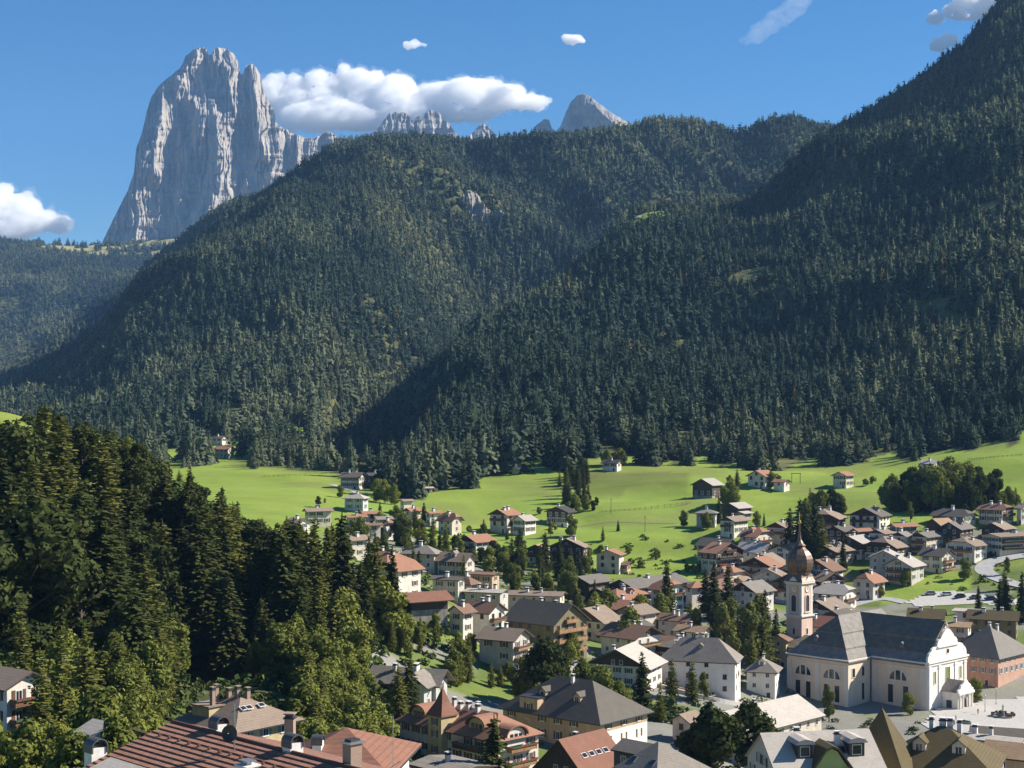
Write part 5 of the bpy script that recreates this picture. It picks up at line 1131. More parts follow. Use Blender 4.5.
zr = P0.z-(gz(P0.x,P0.y)-3); BUILD.append((nr, P0.x+8, P0.y-8, 17, 11, R(-45), 'the nearest red-tiled house', 240, 115))
pt_ = R(17); m = MB(); m.prism([(-9.4,-1),(9.4,-1),(9.4,zr-9.4*math.tan(pt_)-.12),(0,zr-.12),(-9.4,zr-9.4*math.tan(pt_)-.12)], .5, 29, 'x'); m.build('wall', W['white'], nr)
ro_n = course_roof(0, 30, 10.2, pt_, 'roof', nr, [tilem, ridge_t], zr)
hoodm = plain_mat('weathered_hood_metal', (.10,.10,.105), .55, .3)
def hood_chimney(par, x, y, z, w_=1.0, d_=.8, h_=1.5, nm='hooded_chimney'):
    m = MB(); m.box(-w_/2,w_/2,-d_/2,d_/2,-.9,h_*.45,0); n = 10; r = w_/2
    arc = [(r*1.06*math.cos(math.pi*i/n), h_*.5+r*.95*math.sin(math.pi*i/n)) for i in range(n+1)]; inn = [(p[0]*.86, h_*.5+(p[1]-h_*.5)*.86) for p in arc]
    for i in range(n): m.prism([arc[i],arc[i+1],inn[i+1],inn[i]], -d_*.62, d_*.62, 'y', 1)
    for s in (-1,1): m.box(min(s*r*.9,s*r*1.06),max(s*r*.9,s*r*1.06),-d_*.62,d_*.62,h_*.25,h_*.5-.002,1)
    m.box(-r*.5,r*.5,-d_*.3,d_*.3,h_*.451,h_*.6,2); m.prism([(p[0]*.99,p[1]) for p in inn]+[], d_*.50, d_*.53, 'y', 0) if False else None
    return m.build(nm, [plaster, hoodm, metal_d], par, loc=(x,y,z), rz=R(90))
for x, y, sc_ in ((5.6,.6,1.0),(15.2,.4,1.0),(-.6,-6.4,1.15)): hood_chimney(ro_n, x, y, zr-abs(y)*math.tan(pt_)+.05, 1.15*sc_, .95*sc_, 1.6*sc_)
m = MB(); m.box(-.55,.55,-.5,.5,-.6,1.25); m.box(-.7,.7,-.65,.65,1.252,1.36); m.box(-.2,.2,-.2,.2,1.361,1.6,1); m.box(-.5,.5,-.4,.4,1.6,1.68,1); m.build('chimney', [plaster, metal_g], ro_n, loc=(16.4,-4.4,zr-4.4*math.tan(pt_)))
m = MB(); m.box(-.45,.45,-.5,.5,-.6,1.5); m.box(-.6,.6,-.65,.65,1.502,1.62,1); m.box(-.35,.35,-.4,.4,1.621,1.8,2); m.build('chimney', [brickm, metal_g, metal_d], ro_n, loc=(21.5,.8,zr))
m = MB(); m.tube((0,0,-.3),(0,0,3.4),.05,6); m.tube((0,0,2.9),(.9,.2,3.1),.025,5); m.tube((-.5,0,2.5),(.5,0,2.5),.02,5); m.build('aerial_mast', metal_g, ro_n, loc=(10.5,-1.4,zr-.4))
def dish(par, loc, rz, r=.55):
    m = MB(); n = 16; pf = [(.01,.0),(r*.5,.05),(r*.8,.13),(r,.2),(r*1.02,.2),(r*.8,.1),(r*.5,.02),(.01,-.04)]; m.lathe(0,0,pf,n,0,False); m.tube((0,0,-.05),(0,0,.5),.02,5,1); m.tube((0,-.5,-.15),(0,0,-.05),.04,6,1)
    o = m.build('satellite_dish', [metal_d, metal_g], par, loc=loc, smooth=True); o.rotation_euler = (R(80),0,rz); return o
dish(ro_n, (10.5,-1.75,zr+.9), R(30), .62)
m = MB()
for q in range(16): x = 1.6+q*1.35; m.box(x-.09,x+.09,-2.25,-2.05,zr-2.1*math.tan(pt_)+.1,zr-2.1*math.tan(pt_)+.26); m.box(x-.09+.6,x+.09+.6,-6.6,-6.4,zr-6.5*math.tan(pt_)+.1,zr-6.5*math.tan(pt_)+.26)
sg_ = m.build('snow_guard', ridge_t, ro_n)
m = MB(); m.prism([(-11.5,zr-3.3),(-6.2,zr-1.72),(-6.2,zr-1.6),(-11.5,zr-3.18)], 1.2, 8.2, 'x'); m.build('sheet_roof_panel', RF['pale'], ro_n)
b2 = house('second red-tiled house with broad hipped roof touching the nearest one', 130, 382, 772, 104, 12, 8, 'x', 'white', 'red', 22, hf=0, chim=0, ly=11, oh=1.0, short='the second red-tiled house')
chimney(b2['roof'], -4.5, -2.2, b2['H']+1, b2['H']+3.6, .8, brickm); hood_chimney(b2['roof'], -1.8, -2.9, b2['H']+1.2)
pm = thing('aerial_mast', 'tall thin aerial mast with dish and crossed antennas in front of the turreted hotel', 'aerial', ((393-512)*128/F, 128, gz((393-512)*128/F,128)-.2))
zt = CZ-(715-HV)/F*128-pm.location.z
m = MB(); m.tube((0,0,0),(0,0,zt),.07,8,0,.03); m.build('pole', metal_g, pm)
for z, a in ((zt-4.2,.7),(zt-5.6,.5)):
    m = MB(); m.tube((-.75*math.cos(a),0,-.75*math.sin(a)*.8),(.75*math.cos(a),0,.75*math.sin(a)*.8),.045,5)
    for q in range(-4,5): m.tube((q*.16*math.cos(a),-.25,q*.13*math.sin(a)),(q*.16*math.cos(a),.25,q*.13*math.sin(a)),.012,4)
    m.build('antenna', metal_g, pm, loc=(0,0,z))
dish(pm, (0,0,zt-7.0), R(-20), .5)
# kiosk posts
kr = kiosk['root']
# ------------------------------------------------------------------ little turret, tent, banner
x, y, z = pix(649, 624); ct_ = thing('chapel_turret', 'small ornate white chapel turret with dark cap among brown roofs', 'turret', (x,y,z-.3), R(-40))
hT = (624-606)*y/F; m = MB(); m.box(-1.5,1.5,-1.5,1.5,0,hT-2.2); m.box(-1.8,1.8,-1.8,1.8,hT-2.198,hT-1.9); m.box(-1.7,1.7,-1.7,1.7,hT*.45,hT*.45+.25); m.build('shaft', W['chalk'], ct_)
m = MB(); m.lathe(0,0,[(2.5,hT-1.9),(2.4,hT-1.6),(1.9,hT-.6),(.9,hT+.2),(.2,hT+.9)],8); m.build('cap', RF['olive'], ct_)
for rz, loc in ((0,(0,-1.5,hT*.55)),(R(90),(1.5,0,hT*.55))): inst('opening', WIN['arch'], ct_, loc, rz, (1.2,1,2.2))
# ------------------------------------------------------------------ roads, square, car parks
bend = path_pts([(1040,556),(1018,557),(1000,560),(988,565),(984,571),(992,577),(1010,583),(1034,590)])
strip('road', bend, 3.6, lightroad, .14)
rv = path_pts([(545,664),(575,668),(600,672),(640,682),(675,691),(712,699),(748,706)])
strip('road', rv, 3.2, lightroad, .14)
def wall_along(nm, label, cat, pts, off, h, th, mat, group=None):
    mb = MB(); A = []
    for i, p in enumerate(pts):
        d = pts[min(i+1,len(pts)-1)]-pts[max(i-1,0)]; n = Vector((-d.y,d.x,0)).normalized(); A.append((p+n*off, n))
    for (p, n), (q, n2) in zip(A[:-1], A[1:]):
        z0, z1 = gz(p.x,p.y), gz(q.x,q.y); a, b, c, d = p-n*th, p+n*th, q+n2*th, q-n2*th
        lo = lambda v, z: (v.x,v.y,z-2.5); hi = lambda v, z: (v.x,v.y,z+h)
        mb.faces([lo(a,z0),lo(b,z0),lo(c,z1),lo(d,z1),hi(a,z0),hi(b,z0),hi(c,z1),hi(d,z1)], [(4,5,6,7)[::-1],(0,3,7,4),(1,5,6,2)])
    return tag(mb.build(nm, mat), label, cat, group)
parap = plain_mat('parapet_plaster', (.62,.58,.52), .9)
wall_along('parapet_wall', 'pale parapet wall along the road below the grey-roofed white villa', 'wall', rv, -3.5, 1.2, .35, parap)
wall_along('retaining_wall', 'low reddish wall on the villa side of the sloping road', 'wall', rv, 3.5, .8, .2, W['pink'])
area_sheet('car_park', [(905,603),(925,594),(950,592),(985,597),(1020,600),(1020,606),(960,606),(920,607)], gravel, .16)
area_sheet('parking_street', [(578,590),(640,592),(658,600),(690,604),(680,610),(640,608),(600,603)], lightroad, .16)
area_sheet('church_square', [(924,724),(938,706),(965,703),(1000,700),(1030,699),(1030,742),(985,728),(962,738),(940,742)], paving, .16)
strip('farm_track', path_pts([(731,486),(729,492),(728,498),(722,504)]), 1.8, dirt, .12)
strip('farm_track', path_pts([(333,485),(342,488),(350,490),(356,493),(360,497)]), 1.9, dirt, .12)
strip('street', path_pts([(520,588),(545,586),(575,588),(590,592)]), 3.2, asphalt, .14)
strip('street', path_pts([(720,590),(745,593),(775,600),(800,606)]), 4, lightroad, .14)
strip('street', path_pts([(850,606),(880,600),(905,604)]), 2.6, lightroad, .14)
strip('street', path_pts([(392,528),(402,535),(410,545),(404,560),(420,572)]), 2.6, lightroad, .14)
path_m = plain_mat('worn_grass_path', (.24,.25,.11), .95)
strip('farm_track', path_pts([(532,528),(560,527),(600,524),(640,523),(676,524)]), .38, path_m, .10)
strip('farm_track', path_pts([(700,477),(735,478),(760,489),(800,492),(835,488)]), .38, path_m, .10)
def rail_fence(label, pts):
    t = thing('pasture_fence', label, 'fence', tuple(pts[0])); m = MB(); o = pts[0]; tot = 0
    for p, q in zip(pts[:-1], pts[1:]):
        for h in (.55, 1.0): m.tube(p-o+Vector((0,0,h)), q-o+Vector((0,0,h)), .06, 4)
    m.build('rails', WD['mid'], t)
    for p in pts[::1]:
        m = MB(); m.cyl(p.x-o.x, p.y-o.y, p.z-o.z-.3, p.z-o.z+1.25, .09, n=6); m.build('post', WD['mid'], t)
rail_fence('weathered rail fence crossing the right end of the upper meadow', path_pts([(968,461),(990,459),(1022,456)], 8))
rail_fence('weathered rail fence along the bank left of the lone big barn', path_pts([(600,514),(640,510),(690,505)], 9))
rail_fence('weathered rail fence below the dark barn at the meadow top', path_pts([(262,478),(300,476),(338,474)], 8))
# ------------------------------------------------------------------ cars
def car_meshes(kind):
    L, Wd, Hh = dict(car=(4.3,1.8,1.5), van=(5.2,2.0,2.3))[kind]; b = MB(); h2 = .62 if kind == 'car' else .9
    b.prism([(-L/2,.35),(-L/2+.15,h2+.12),(-L/2+.9,h2+.25),(L/2-.6,h2+.25),(L/2,h2+.1),(L/2,.35),(L/2-.2,.25),(-L/2+.2,.25)], -Wd/2, Wd/2, 'y')
    g = MB(); t0, t1 = (-.9,1.7) if kind == 'car' else (-1.6,2.4)
    pr = [(t0-.55,h2+.252),(t0+.15,Hh-.12),(t1-.35,Hh-.1),(t1+.1,h2+.252)]; g.prism(pr, -Wd/2+.1, Wd/2-.1, 'y', 0)
    r = MB(); r.prism([(t0+.1,Hh-.118),(t0+.3,Hh),(t1-.5,Hh),(t1-.33,Hh-.098)], -Wd/2+.08, Wd/2-.08, 'y')
    w_ = MB(); w_.lathe(0,0,[(.33,-.1),(.33,.1),(.2,.11)],14)
    return b, g, r, w_, L, Wd
CARME = {}
for kd in ('car','van'):
    b, g, r, w_, L, Wd = car_meshes(kd); CARME[kd] = (b, g.me('cabin_glass', glass), r, w_.me('wheel', metal_d), L, Wd)
PAINT = dict(white=(.75,.75,.74), silver=(.45,.46,.47), black=(.02,.02,.022), red=(.35,.03,.025), blue=(.04,.09,.22), grey=(.16,.165,.17))
PM = {k: plain_mat('car_paint_'+k, c, .3, .1, .04) for k, c in PAINT.items()}
BODY = {}
def car(colr, u, v, rz, label, kd='car', D=None):
    x, y, z = pix(u, v)
    b, g, r, w_, L, Wd = CARME[kd]
    if (kd,colr) not in BODY: BODY[(kd,colr)] = (b.me('body', PM[colr]), r.me('roof_panel', PM[colr]))
    o = thing('parked_car' if kd == 'car' else 'parked_van', label, kd, (x,y,z+.18), rz, 'cars parked in the town')
    inst('body', BODY[(kd,colr)][0], o); inst('windows', g, o); inst('roof_panel', BODY[(kd,colr)][1], o)
    for sx in (-1,1):
        for sy in (-1,1):
            q = inst('wheel', w_, o, (sx*L*.31, sy*(Wd/2-.08), .33)); q.rotation_euler = (R(90),0,0)
car('white', 599, 595, .3, 'white delivery van beside the left grey-roofed hall', 'van')
car('silver', 612, 597, .9, 'silver car behind the white van by the grey halls'); car('black', 622, 598.5, 1.0, 'black car in the row beside the grey halls'); car('white', 631, 600, 1.0, 'white car in the row beside the grey halls')
car('blue', 640, 601, .9, 'blue car nearest the white terracotta hotel'); car('grey', 648, 603, .9, 'dark grey car at the end of the row by the hotel'); car('red', 618, 602.5, .4, 'small red car in front of the parked row')
car('silver', 930, 596.5, 0, 'silver car at the upper rim of the gravel car park'); car('white', 946, 596, .2, 'white car at the upper rim of the gravel car park'); car('black', 960, 599, .4, 'black car in the middle of the gravel car park'); car('grey', 975, 600, .2, 'grey car right of the black one on the gravel car park'); car('blue', 990, 601, .1, 'dark blue car near the spruces of the car park'); car('white', 1008, 602.5, .2, 'white car at the right end of the gravel car park')
car('silver', 572, 667.5, -.9, 'silver car on the road above the tan hip-roofed building'); car('red', 868, 555, .2, 'red car under the large pale-roofed chalet'); car('white', 766, 557, .2, 'white car outside the hotel with the terracotta roof')
car('white', 745, 596, .2, 'white car in the street left of the tower'); car('grey', 760, 598, .2, 'grey car in the street left of the tower'); car('silver', 392, 536, .2, 'silver car on the lane in the left cluster'); car('black', 545, 588, .1, 'black car on the street by the garden trees')
# ------------------------------------------------------------------ small things
wht = plain_mat('white_canvas', (.85,.84,.82), .7, var=.05)
x, y, z = pix(415, 566); t = thing('canopy', 'white rounded canopy in front of the broad grey-roofed house', 'canopy', (x,y,z), R(-20)); BUILD.append((t,x,y,4,3,0,'the white canopy',415,y))
m = MB(); n = 8; arc = [(-4+8*i/n, 3.0+1.1*math.sin(math.pi*i/n)) for i in range(n+1)]; m.prism(arc+[(4,2.8),(-4,2.8)], -2.5, 2.5, 'y'); m.build('cover', wht, t)
for sx in (-1,1):
    for sy in (-1,1): m = MB(); m.cyl(sx*3.8,sy*2.3,-.3,2.85,.08); m.build('post', metal_g, t)
x, y, z = pix(648, 597); t = thing('marquee', 'pointed white marquee roof in front of the wide grey hall', 'marquee', (x,y,z)); hT = (597-578)*y/F
m = MB(); m.lathe(0,0,[(3.0,hT*.5),(1.4,hT*.68),(.1,hT)],4,rot=.4,cap=True); m.build('cover', wht, t)
for a in range(4): m = MB(); q = .4+a*math.pi/2; m.cyl(2.8*math.cos(q),2.8*math.sin(q),-.2,hT*.5+.05,.07); m.build('post', metal_g, t)
x, y, z = pix(634, 601); t = thing('banner_flag', 'tall blue banner on a pole beside the parked cars', 'banner', (x,y,z), R(10)); hT = (601-583)*y/F
m = MB(); m.cyl(0,0,-.2,hT+.3,.07,.05); m.build('pole', metal_g, t)
blue = plain_mat('blue_cloth', (.06,.17,.42), .8, var=.15); m = MB(); m.box(.08,2.3,-.03,.03,hT*.25,hT); m.build('cloth', blue, t)
for i, (u, v, h) in enumerate(((645,532,7.5),(611,514,7.5))):
    x, y, z = pix(u, v); t = thing('utility_pole', 'thin wooden pole standing alone '+('in the lower meadow left of the lone round tree' if i == 0 else 'in the meadow right of the chalet on the bank'), 'pole', (x,y,z-.2), .4)
    m = MB(); m.cyl(0,0,0,h,.14,.10,8); m.build('post', WD['mid'], t); m = MB(); m.box(-.7,.7,-.06,.06,h-.9,h-.75); m.build('crossbar', WD['mid'], t)
x, y, z = pix(796, 484); t = thing('timber_frame', 'open timber goal-like frame right of the farmhouse annex', 'frame', (x,y,z-.2))
for s in (-1,1): m = MB(); m.box(s*2.2-.12,s*2.2+.12,-.12,.12,0,5.4); m.build('post', WD['mid'], t)
m = MB(); m.box(-2.6,2.6,-.13,.13,5.4,5.7); m.build('beam', WD['mid'], t)
def lamp(u, v, label, D=None):
    x, y, z = pix(u, v); t = thing('street_lamp', label, 'street lamp', (x,y,z-.1), 0, 'lamps of the church square'); m = MB(); m.lathe(0,0,[(.16,0),(.12,.6),(.07,.8),(.055,4.3)],8); m.build('pole', metal_d, t)
    m = MB(); m.lathe(0,0,[(.12,4.3),(.28,4.7),(.3,5.0),(.1,5.25),(.02,5.4)],8); m.build('lamp_head', frame_w, t)
lamp(985, 713, 'slim street lamp on the square right of the church'); lamp(996, 706, 'slim street lamp on the square before the pink building')
def planter(u, v, label, L=3.2):
    x, y, z = pix(u, v); t = thing('planter', label, 'planter', (x,y,z+.1), R(-30)); m = MB(); m.box(-L/2,L/2,-.6,.6,-.2,.65); m.box(-L/2-.08,L/2+.08,-.68,.68,.651,.75); m.build('trough', concrete, t)
    m = MB(); r = random.Random(int(u))
    for q in range(int(L*7)): a, b = r.uniform(-L/2+.2,L/2-.2), r.uniform(-.45,.45); s = r.uniform(.1,.22); m.box(a-s,a+s,b-s,b+s,.7,.85+r.random()*.35, r.random() < .3)
    m.build('flowers', [sh_green, flowers], t)
planter(950, 725, 'low flower planter left of the pair before the church door'); planter(966, 725, 'low flower planter right of the pair before the church door')
x, y, z = pix(1003, 718); t = thing('fountain', 'round stone fountain with a flowered rim on the church square', 'fountain', (x,y,z+.1)); m = MB(); m.lathe(0,0,[(3.2,-.2),(3.3,.7),(2.9,.72),(2.8,.4),(.5,.38)],18); m.build('basin', concrete, t)
m = MB(); m.lathe(0,0,[(.45,.3),(.35,1.6),(.8,1.9),(.2,2.2),(.25,3.2),(.05,3.6)],10); m.build('column', concrete, t); m = MB(); m.lathe(0,0,[(2.78,.5),(2.78,.52)],18); m.build('water', glass, t)
m = MB(); r = random.Random(4)
for q in range(46): a = r.random()*6.28; s = r.uniform(.15,.3); xx, yy = 3.1*math.cos(a), 3.1*math.sin(a); m.box(xx-s,xx+s,yy-s,yy+s,.6,.9+r.random()*.4, r.random() < .35)
m.build('flower_rim', [sh_green, flowers], t)
# people on the square
skin = plain_mat('skin', (.50,.32,.24), .7)
def person(u, v, shirt, trousers, label, face=0.):
    x, y, z = pix(u, v); z += .14
    vs = [(0,0,.92),(0,0,1.15),(0,0,1.42),(0,0,1.52),(0,0,1.64),(.1,0,.88),(.11,.03,.48),(.12,-.02,.08),(.12,.12,.04),(-.1,0,.88),(-.11,-.03,.48),(-.12,.03,.08),(-.12,.16,.04),(.2,0,1.40),(.25,.02,1.12),(.24,.12,.88),(-.2,0,1.40),(-.25,-.02,1.12),(-.24,.05,.86)]
    es = [(0,1),(1,2),(2,3),(3,4),(0,5),(5,6),(6,7),(7,8),(0,9),(9,10),(10,11),(11,12),(2,13),(13,14),(14,15),(2,16),(16,17),(17,18)]
    rad = [.15,.14,.15,.06,.11,.09,.065,.05,.04,.09,.065,.05,.04,.07,.05,.035,.07,.05,.035]
    me = bpy.data.meshes.new('person'); me.from_pydata(vs, es, []); o = link(bpy.data.objects.new('person', me)); o.location = (x,y,z); o.rotation_euler = (0,0,face)
    sk_ = o.modifiers.new('skin','SKIN')
    for i, q in enumerate(rad): me.skin_vertices[0].data[i].radius = (q,q)
    me.skin_vertices[0].data[0].use_root = True
    o.modifiers.new('sub','SUBSURF').render_levels = 1
    m, tt_, bb = nodes('clothed_figure'); co = objco(tt_); sp = tt_.nodes.new('ShaderNodeSeparateXYZ'); tt_.links.new(co, sp.inputs[0])
    c = mixc(tt_, mathn(tt_, 'GREATER_THAN', sp.outputs[2], .93), trousers, shirt); c = mixc(tt_, mathn(tt_, 'GREATER_THAN', sp.outputs[2], 1.47), c, (.5,.32,.24)); c = mixc(tt_, mathn(tt_, 'GREATER_THAN', sp.outputs[2], 1.68), c, (.06,.035,.02))
    tt_.links.new(c, bb.inputs['Base Color']); me.materials.append(m); tag(o, label, 'person', 'people on the church square')
person(956, 721, (.55,.52,.5), (.05,.06,.1), 'person in pale top and dark trousers standing left of the fountain', .4); person(978, 716, (.35,.05,.05), (.1,.1,.12), 'person in red top walking across the church square', 2.0)
# ------------------------------------------------------------------ trees
def blocked(x, y, r=2.0):
    for (_, bx, by, hx, hy, a, *_r) in BUILD:
        dx, dy = x-bx, y-by
        if dx*dx+dy*dy > (hx+hy+r+3)**2: continue
        c, s = math.cos(-a), math.sin(-a); lx, ly = c*dx-s*dy, s*dx+c*dy
        if abs(lx) < hx+r and abs(ly) < hy+r: return True
    return False
def clears_view(x, y, h, kinds=()):
    """true when the tree does not hide a building that the photograph shows in front of it"""
    u = 512+F*x/y; z = gz(x,y); vt = HV-(z+h-CZ)/y*F; hw = h*.17/y*F
    for (vx0,vx1,vy0,vy1) in KEEP:
        if u+hw > vx0 and u-hw < vx1 and vt < vy1 and HV-(z-CZ)/y*F > vy0: return False
    return True
KEEP = [(-5,38,660,732),(165,295,680,742),(366,440,655,692),(396,450,575,612),(446,500,595,630),(476,535,632,660),(82,104,648,664),(72,110,710,745),(390,660,690,768)]
# the wood on the left hill: conifers above, leafy trees below
rs = np.random.default_rng(5); placed = []
SKYL = [(-60,414),(0,412),(50,404),(100,424),(140,440),(165,470),(190,466),(215,485),(240,502),(260,522),(290,515),(340,515),(380,542),(400,556),(440,604),(520,640)]
def cap(u, x, y, h):
    z = gz(x,y); lim = CZ-(ip(u, SKYL, 1)+rs.uniform(0,1)**1.6*34-HV)/F*y-z
    return min(h, lim)
def scatter(n, u0, u1, d0, d1, kinds, hlo, hhi, zone, mind, keep=True, cond=None, wide=1.0):
    c = 0; tries = 0
    while c < n and tries < n*40:
        tries += 1; y = rs.uniform(d0,d1); u = rs.uniform(u0,u1); x = (u-512)*y/F
        if cond and not cond(u,y): continue
        if any((x-a)**2+(y-b)**2 < mind**2 for a,b in placed): continue
        if blocked(x,y): continue
        h = rs.uniform(hlo,hhi)
        if zone in ('hillside','belt'):
            h = cap(u, x, y, h)
            if h < 5: continue
        if keep and not clears_view(x,y,h): continue
        placed.append((x,y)); tree(kinds[rs.integers(len(kinds))], x, y, h, zone, wide); c += 1
    return c
# landmark trees first: (kind, u, v of the foot, height in px)
for (k,u,v,h,D) in [('spruce',190,600,130,385),('spruce',222,590,105,395),('spruce',128,612,160,375),('spruce',60,640,120,300),('spruce',10,600,95,350),('spruce',342,602,92,372),('spruce',300,600,80,380),('larch',315,604,86,370),('larch',375,606,72,385),('spruce',392,604,66,400),('spruce',262,594,80,392),('spruce',40,560,110,370),('spruce',95,560,130,395),('larch',158,585,110,390),('spruce',410,702,48,325),('larch',398,704,40,322),
                    ('larch',62,735,105,205),('larch',40,745,95,200),('broad',150,705,70,255),('larch',160,690,62,262),('larch',20,690,85,235),('larch',85,700,75,230),('broad',100,735,50,190),('broad',30,775,60,165),('broad',75,780,52,160),('broad',118,748,40,175)]:
    x = (u-512)*D/F; hm_ = min(max(6, CZ-(v-h-HV)/F*D-gz(x,D)), 30, CZ-(ip(u, SKYL, 1)-4-HV)/F*D-gz(x,D)); placed.append((x,D)); tree(k, x, D, hm_, 'hillside' if D > 320 else 'belt', 1.05)
print('hill', scatter(116, -50, 300, 256, 418, ['spruce','spruce','dark','dark','spruce','larch'], 16, 26, 'hillside', 4.2, wide=1.35, cond=lambda u, y: y < 405-.0*u and y > (260 if u < 150 else 294+.26*(u-110))))
print('hill2', scatter(40, 250, 440, 335, 418, ['spruce','larch','broad','larch'], 10, 18, 'hillside', 4.2, wide=1.15))
print('crest', scatter(10, -40, 130, 418, 450, ['broad','larch','spruce'], 5, 9, 'hillside', 6))
print('belt', scatter(100, 100, 430, 235, 335, ['broad','broad','larch','broad','larch'], 7, 12.5, 'belt', 3.9, wide=1.15, cond=lambda u, y: y < 282+.30*max(0,u-110)))
print('belt0', scatter(28, -30, 175, 165, 258, ['broad','larch','broad'], 7, 12, 'belt', 5))
print('belt2', scatter(46, 385, 545, 318, 408, ['broad','larch','broad'], 4.5, 8.5, 'belt', 3.6))
for (k,u,v,h,D) in [('spruce',494,790,75,250),('dark',712,800,102,262),('dark',754,775,80,285),('dark',692,790,66,275),('spruce',642,712,60,385),('larch',672,706,48,420),('larch',692,706,46,422),('poplar',704,704,34,425),('dark',545,692,58,368),('broad',525,688,36,372),('dark',560,690,44,385),
                    ('broad',974,706,30,470),('broad',908,722,30,452),('poplar',829,704,20,440),
                    ('poplar',696,655,50,500),('larch',712,652,50,500),('poplar',724,655,56,495),('larch',738,655,46,500),('poplar',750,658,60,490),('larch',764,657,54,492),('spruce',776,655,46,500),('larch',690,640,40,520),('broad',730,632,36,525),('poplar',757,630,40,520),('larch',705,668,36,478),('poplar',733,672,44,474),('larch',752,672,40,478),('spruce',765,640,50,515),
                    ('spruce',667,606,46,530),('spruce',714,606,44,545),('spruce',728,604,40,548),('broad',640,612,20,520),('broad',660,612,22,524),('spruce',705,602,34,556),
                    ('spruce',545,572,40,600),('spruce',541,585,38,580),('spruce',520,568,40,602),('larch',512,566,30,600),('broad',505,572,28,590),('dark',517,580,30,575),('spruce',560,576,38,585),('broad',568,596,26,545),('broad',548,592,20,550),('broad',605,612,26,505),('broad',595,618,28,498),
                    ('spruce',800,550,56,640),('spruce',815,553,62,632),('spruce',806,556,58,628),('spruce',790,548,40,645),('larch',822,556,40,626),('spruce',843,566,30,620),('broad',881,602,18,580),('broad',906,588,20,592),('spruce',1006,606,30,545),('spruce',1022,606,34,545),('spruce',1000,604,26,548),
                    ('broad',683,529,20,700),('spruce',719,520,24,705),('broad',707,533,22,690),('broad',730,500,22,745),('broad',730,486,12,790),('larch',737,484,16,792),('broad',771,488,18,795),('broad',777,483,10,800),('spruce',764,527,14,690),('broad',757,524,14,690),('broad',340,500,16,765),('dark',318,517,22,720),('broad',325,512,14,735),
                    ('broad',385,500,22,760),('broad',378,498,20,765),('broad',395,503,20,755),('broad',404,545,34,630),('dark',396,548,30,625),('broad',420,548,30,628),('larch',432,552,28,622),('larch',446,553,30,620),('spruce',440,556,26,615),('broad',460,556,18,618),('larch',415,530,24,680),('spruce',424,524,22,695),
                    ('broad',400,590,32,500),('broad',412,588,24,505),('broad',398,604,26,470),('larch',386,600,40,455),('broad',630,628,24,470),('broad',552,648,30,440),('broad',570,660,22,430),('broad',583,676,20,410),('broad',600,690,26,385),('broad',620,700,22,375),('larch',660,712,30,372),('broad',572,650,18,440)]:
    x = (u-512)*D/F; placed.append((x,D)); tree(k, x, D, min(26, max(2.5, CZ-(v-h-HV)/F*D-gz(x,D))), 'town')
# the two groves on the slope
def grove(n, cu, cd, ru, rd, kinds, hlo, hhi, zone):
    c = 0; tr_ = 0
    while c < n and tr_ < 4000:
        tr_ += 1; a = rs.uniform(0,6.283); q = math.sqrt(rs.random()); u = cu+ru*q*math.cos(a); y = cd+rd*q*math.sin(a); x = (u-512)*y/F
        if any((x-a2)**2+(y-b2)**2 < 9.5 for a2,b2 in placed) or blocked(x,y,1): continue
        placed.append((x,y)); tree(kinds[rs.integers(len(kinds))], x, y, rs.uniform(hlo,hhi)*(1.1-.35*q), zone); c += 1
grove(16, 824, 715, 22, 30, ['broad','spruce','dark','larch'], 10, 16, 'small grove')
grove(48, 942, 718, 54, 26, ['dark','dark','broad','spruce','dark'], 17, 25, 'large grove')
grove(9, 1006, 705, 14, 10, ['broad','larch'], 6, 11, 'large grove')
grove(20, 574, 800, 15, 62, ['spruce','larch','dark','spruce'], 10, 18, 'meadow thicket')
grove(10, 583, 742, 15, 14, ['broad','dark'], 5, 9, 'meadow thicket')
grove(9, 612, 880, 14, 9, ['larch','broad'], 8, 13, 'meadow thicket')
print('town', scatter(60, 330, 1030, 470, 690, ['broad','larch','broad','spruce','poplar'], 4.5, 10.5, 'garden', 6.5, keep=True, cond=lambda u, y: not (u > 630 and u < 790 and y > 600) and not (925 < u < 1030 and y < 500) and not (865 < u < 960 and 545 < y < 580)))
print('leftgardens', scatter(44, 375, 600, 505, 640, ['broad','larch','broad','spruce','dark'], 5, 11, 'garden', 5.5))
print('mid', scatter(18, 400, 780, 395, 470, ['broad','larch','poplar'], 5, 9, 'garden', 6, cond=lambda u, y: u < 565))
for (u,v) in ((658,558),(655,560),(628,556),(630,567),(640,568),(700,572),(694,574),(688,573),(865,486),(872,484),(600,553),(610,568),(590,556),(850,486),(540,515),(520,535),(470,533),(483,532),(555,530)):
    tree_px('bush', u, v, 8 if v < 560 else 9, 'meadow')
